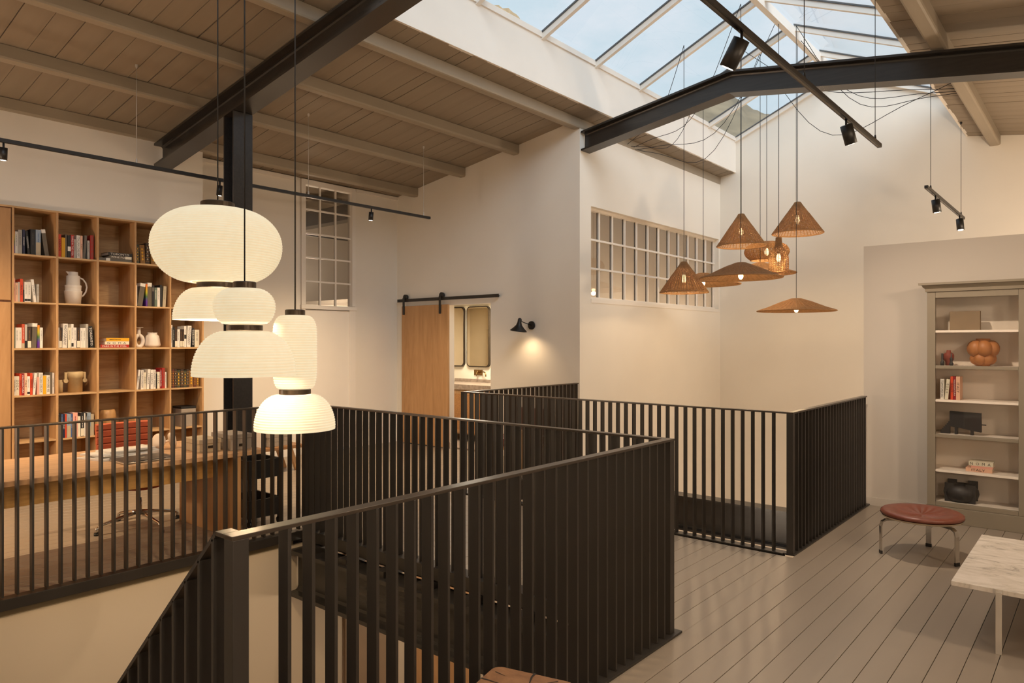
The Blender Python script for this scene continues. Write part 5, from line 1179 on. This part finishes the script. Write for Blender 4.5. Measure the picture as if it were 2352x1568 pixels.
# log stool in the foreground
lgx = thing('log_stool', 'rounded square timber block stool with deep cracks beside the near railing', 'stool', (1.77, 1.33, 0))
ZL = .42; A_ = at_z(1150, 1528, ZL); B_ = at_z(1320, 1566, ZL); u = Vector((B_[0]-A_[0], B_[1]-A_[1])).normalized()
w_ = (Vector((B_[0]-A_[0], B_[1]-A_[1]))).length+.03; v = Vector((u.y, -u.x)); v = v if v.dot(Vector((-1, -1))) > 0 else -v
o_ = Vector((A_[0], A_[1]))-u*.02
def lp2(s_, t_): q = o_+u*s_+v*t_; return (q.x, q.y)
bm = bmesh.new(); bmesh.ops.create_cube(bm, size=1)
for q in bm.verts: q.co = Vector((q.co.x*w_, q.co.y*w_, q.co.z*(ZL-.001)))
bmesh.ops.bevel(bm, geom=[e for e in bm.edges if abs(e.verts[0].co.z-e.verts[1].co.z) > .1], offset=.035, segments=5, affect='EDGES', profile=.5)
bmesh.ops.bevel(bm, geom=[e for e in bm.edges if e.verts[0].co.z > .1 and e.verts[1].co.z > .1], offset=.006, segments=2, affect='EDGES', profile=.5)
b = MB(); b.frombm(bm); ang = math.atan2(u.y, u.x); ctr = lp2(w_/2, w_/2); ca, sa = math.cos(ang), math.sin(ang)
b.v = [(ctr[0]+x_*ca-y_*sa, ctr[1]+x_*sa+y_*ca, z_+ZL/2) for x_, y_, z_ in b.v]; b.build('block', 'log_wood', lgx)
def crack(pts, wd0):
    b = MB(); P = [Vector(lp2(*q)) for q in pts]; vs = []
    for i, q in enumerate(P):
        t_ = (P[min(i+1, len(P)-1)]-P[max(0, i-1)]).normalized(); n__ = Vector((-t_.y, t_.x)); ww = wd0*(1-i/(len(P)-1))*.5+.0004
        vs += [(q.x-n__.x*ww, q.y-n__.y*ww, ZL+.0006), (q.x+n__.x*ww, q.y+n__.y*ww, ZL+.0006)]
    b.add(vs, [(2*i, 2*i+1, 2*i+3, 2*i+2) for i in range(len(P)-1)]); b.build('crack', 'gap_dark', lgx)
crack([(w_*.50, .001), (w_*.50, w_*.1), (w_*.54, w_*.25), (w_*.53, w_*.36)], .009)
crack([(w_*.80, .02), (w_*.72, w_*.14), (w_*.62, w_*.25)], .004)
crack([(.002, w_*.36), (w_*.2, w_*.38), (w_*.42, w_*.42)], .006)
crack([(w_*.08, w_*.16), (w_*.22, w_*.2)], .003)

# globe lamps added for warm fill light, all outside the frame: office corner, and the sitting area behind and beside the camera
def fill_globe(lab, x_, y_, z_, p_, r_=.17):
    o = thing('fill_lamp', lab, 'fill lamp', (x_, y_, 0))
    b = MB(); b.lathe([(.001, .02), (.13, .018), (.14, 0)], (x_, y_, 0), 32); b.build('base', 'black', o)
    b = MB(); b.tube([(x_, y_, .02), (x_, y_, z_-r_)], .009, 10); b.build('pole', 'black', o)
    b = MB(); b.lathe([(r_*math.sin(math.pi*i/16)+.0005, -r_*math.cos(math.pi*i/16)) for i in range(17)], (x_, y_, z_), 32); b.build('globe', 'fill_glow', o)
def _area(r_): return 4*math.pi*r_*r_
emis('fill_glow', (WARM2[0], WARM2[1], WARM2[2], 1), 110/(_area(.17)*math.pi))
fill_globe('added globe fill lamp out of view, office end of the oak shelving', -.2, 6.9, 1.2, 30)
fill_globe('added tall globe fill lamp out of view, right end of the sitting area', 4.2, -1.4, 2.6, 250)
fill_globe('added globe fill lamp behind the camera', .6, -1.5, 1.75, 22)
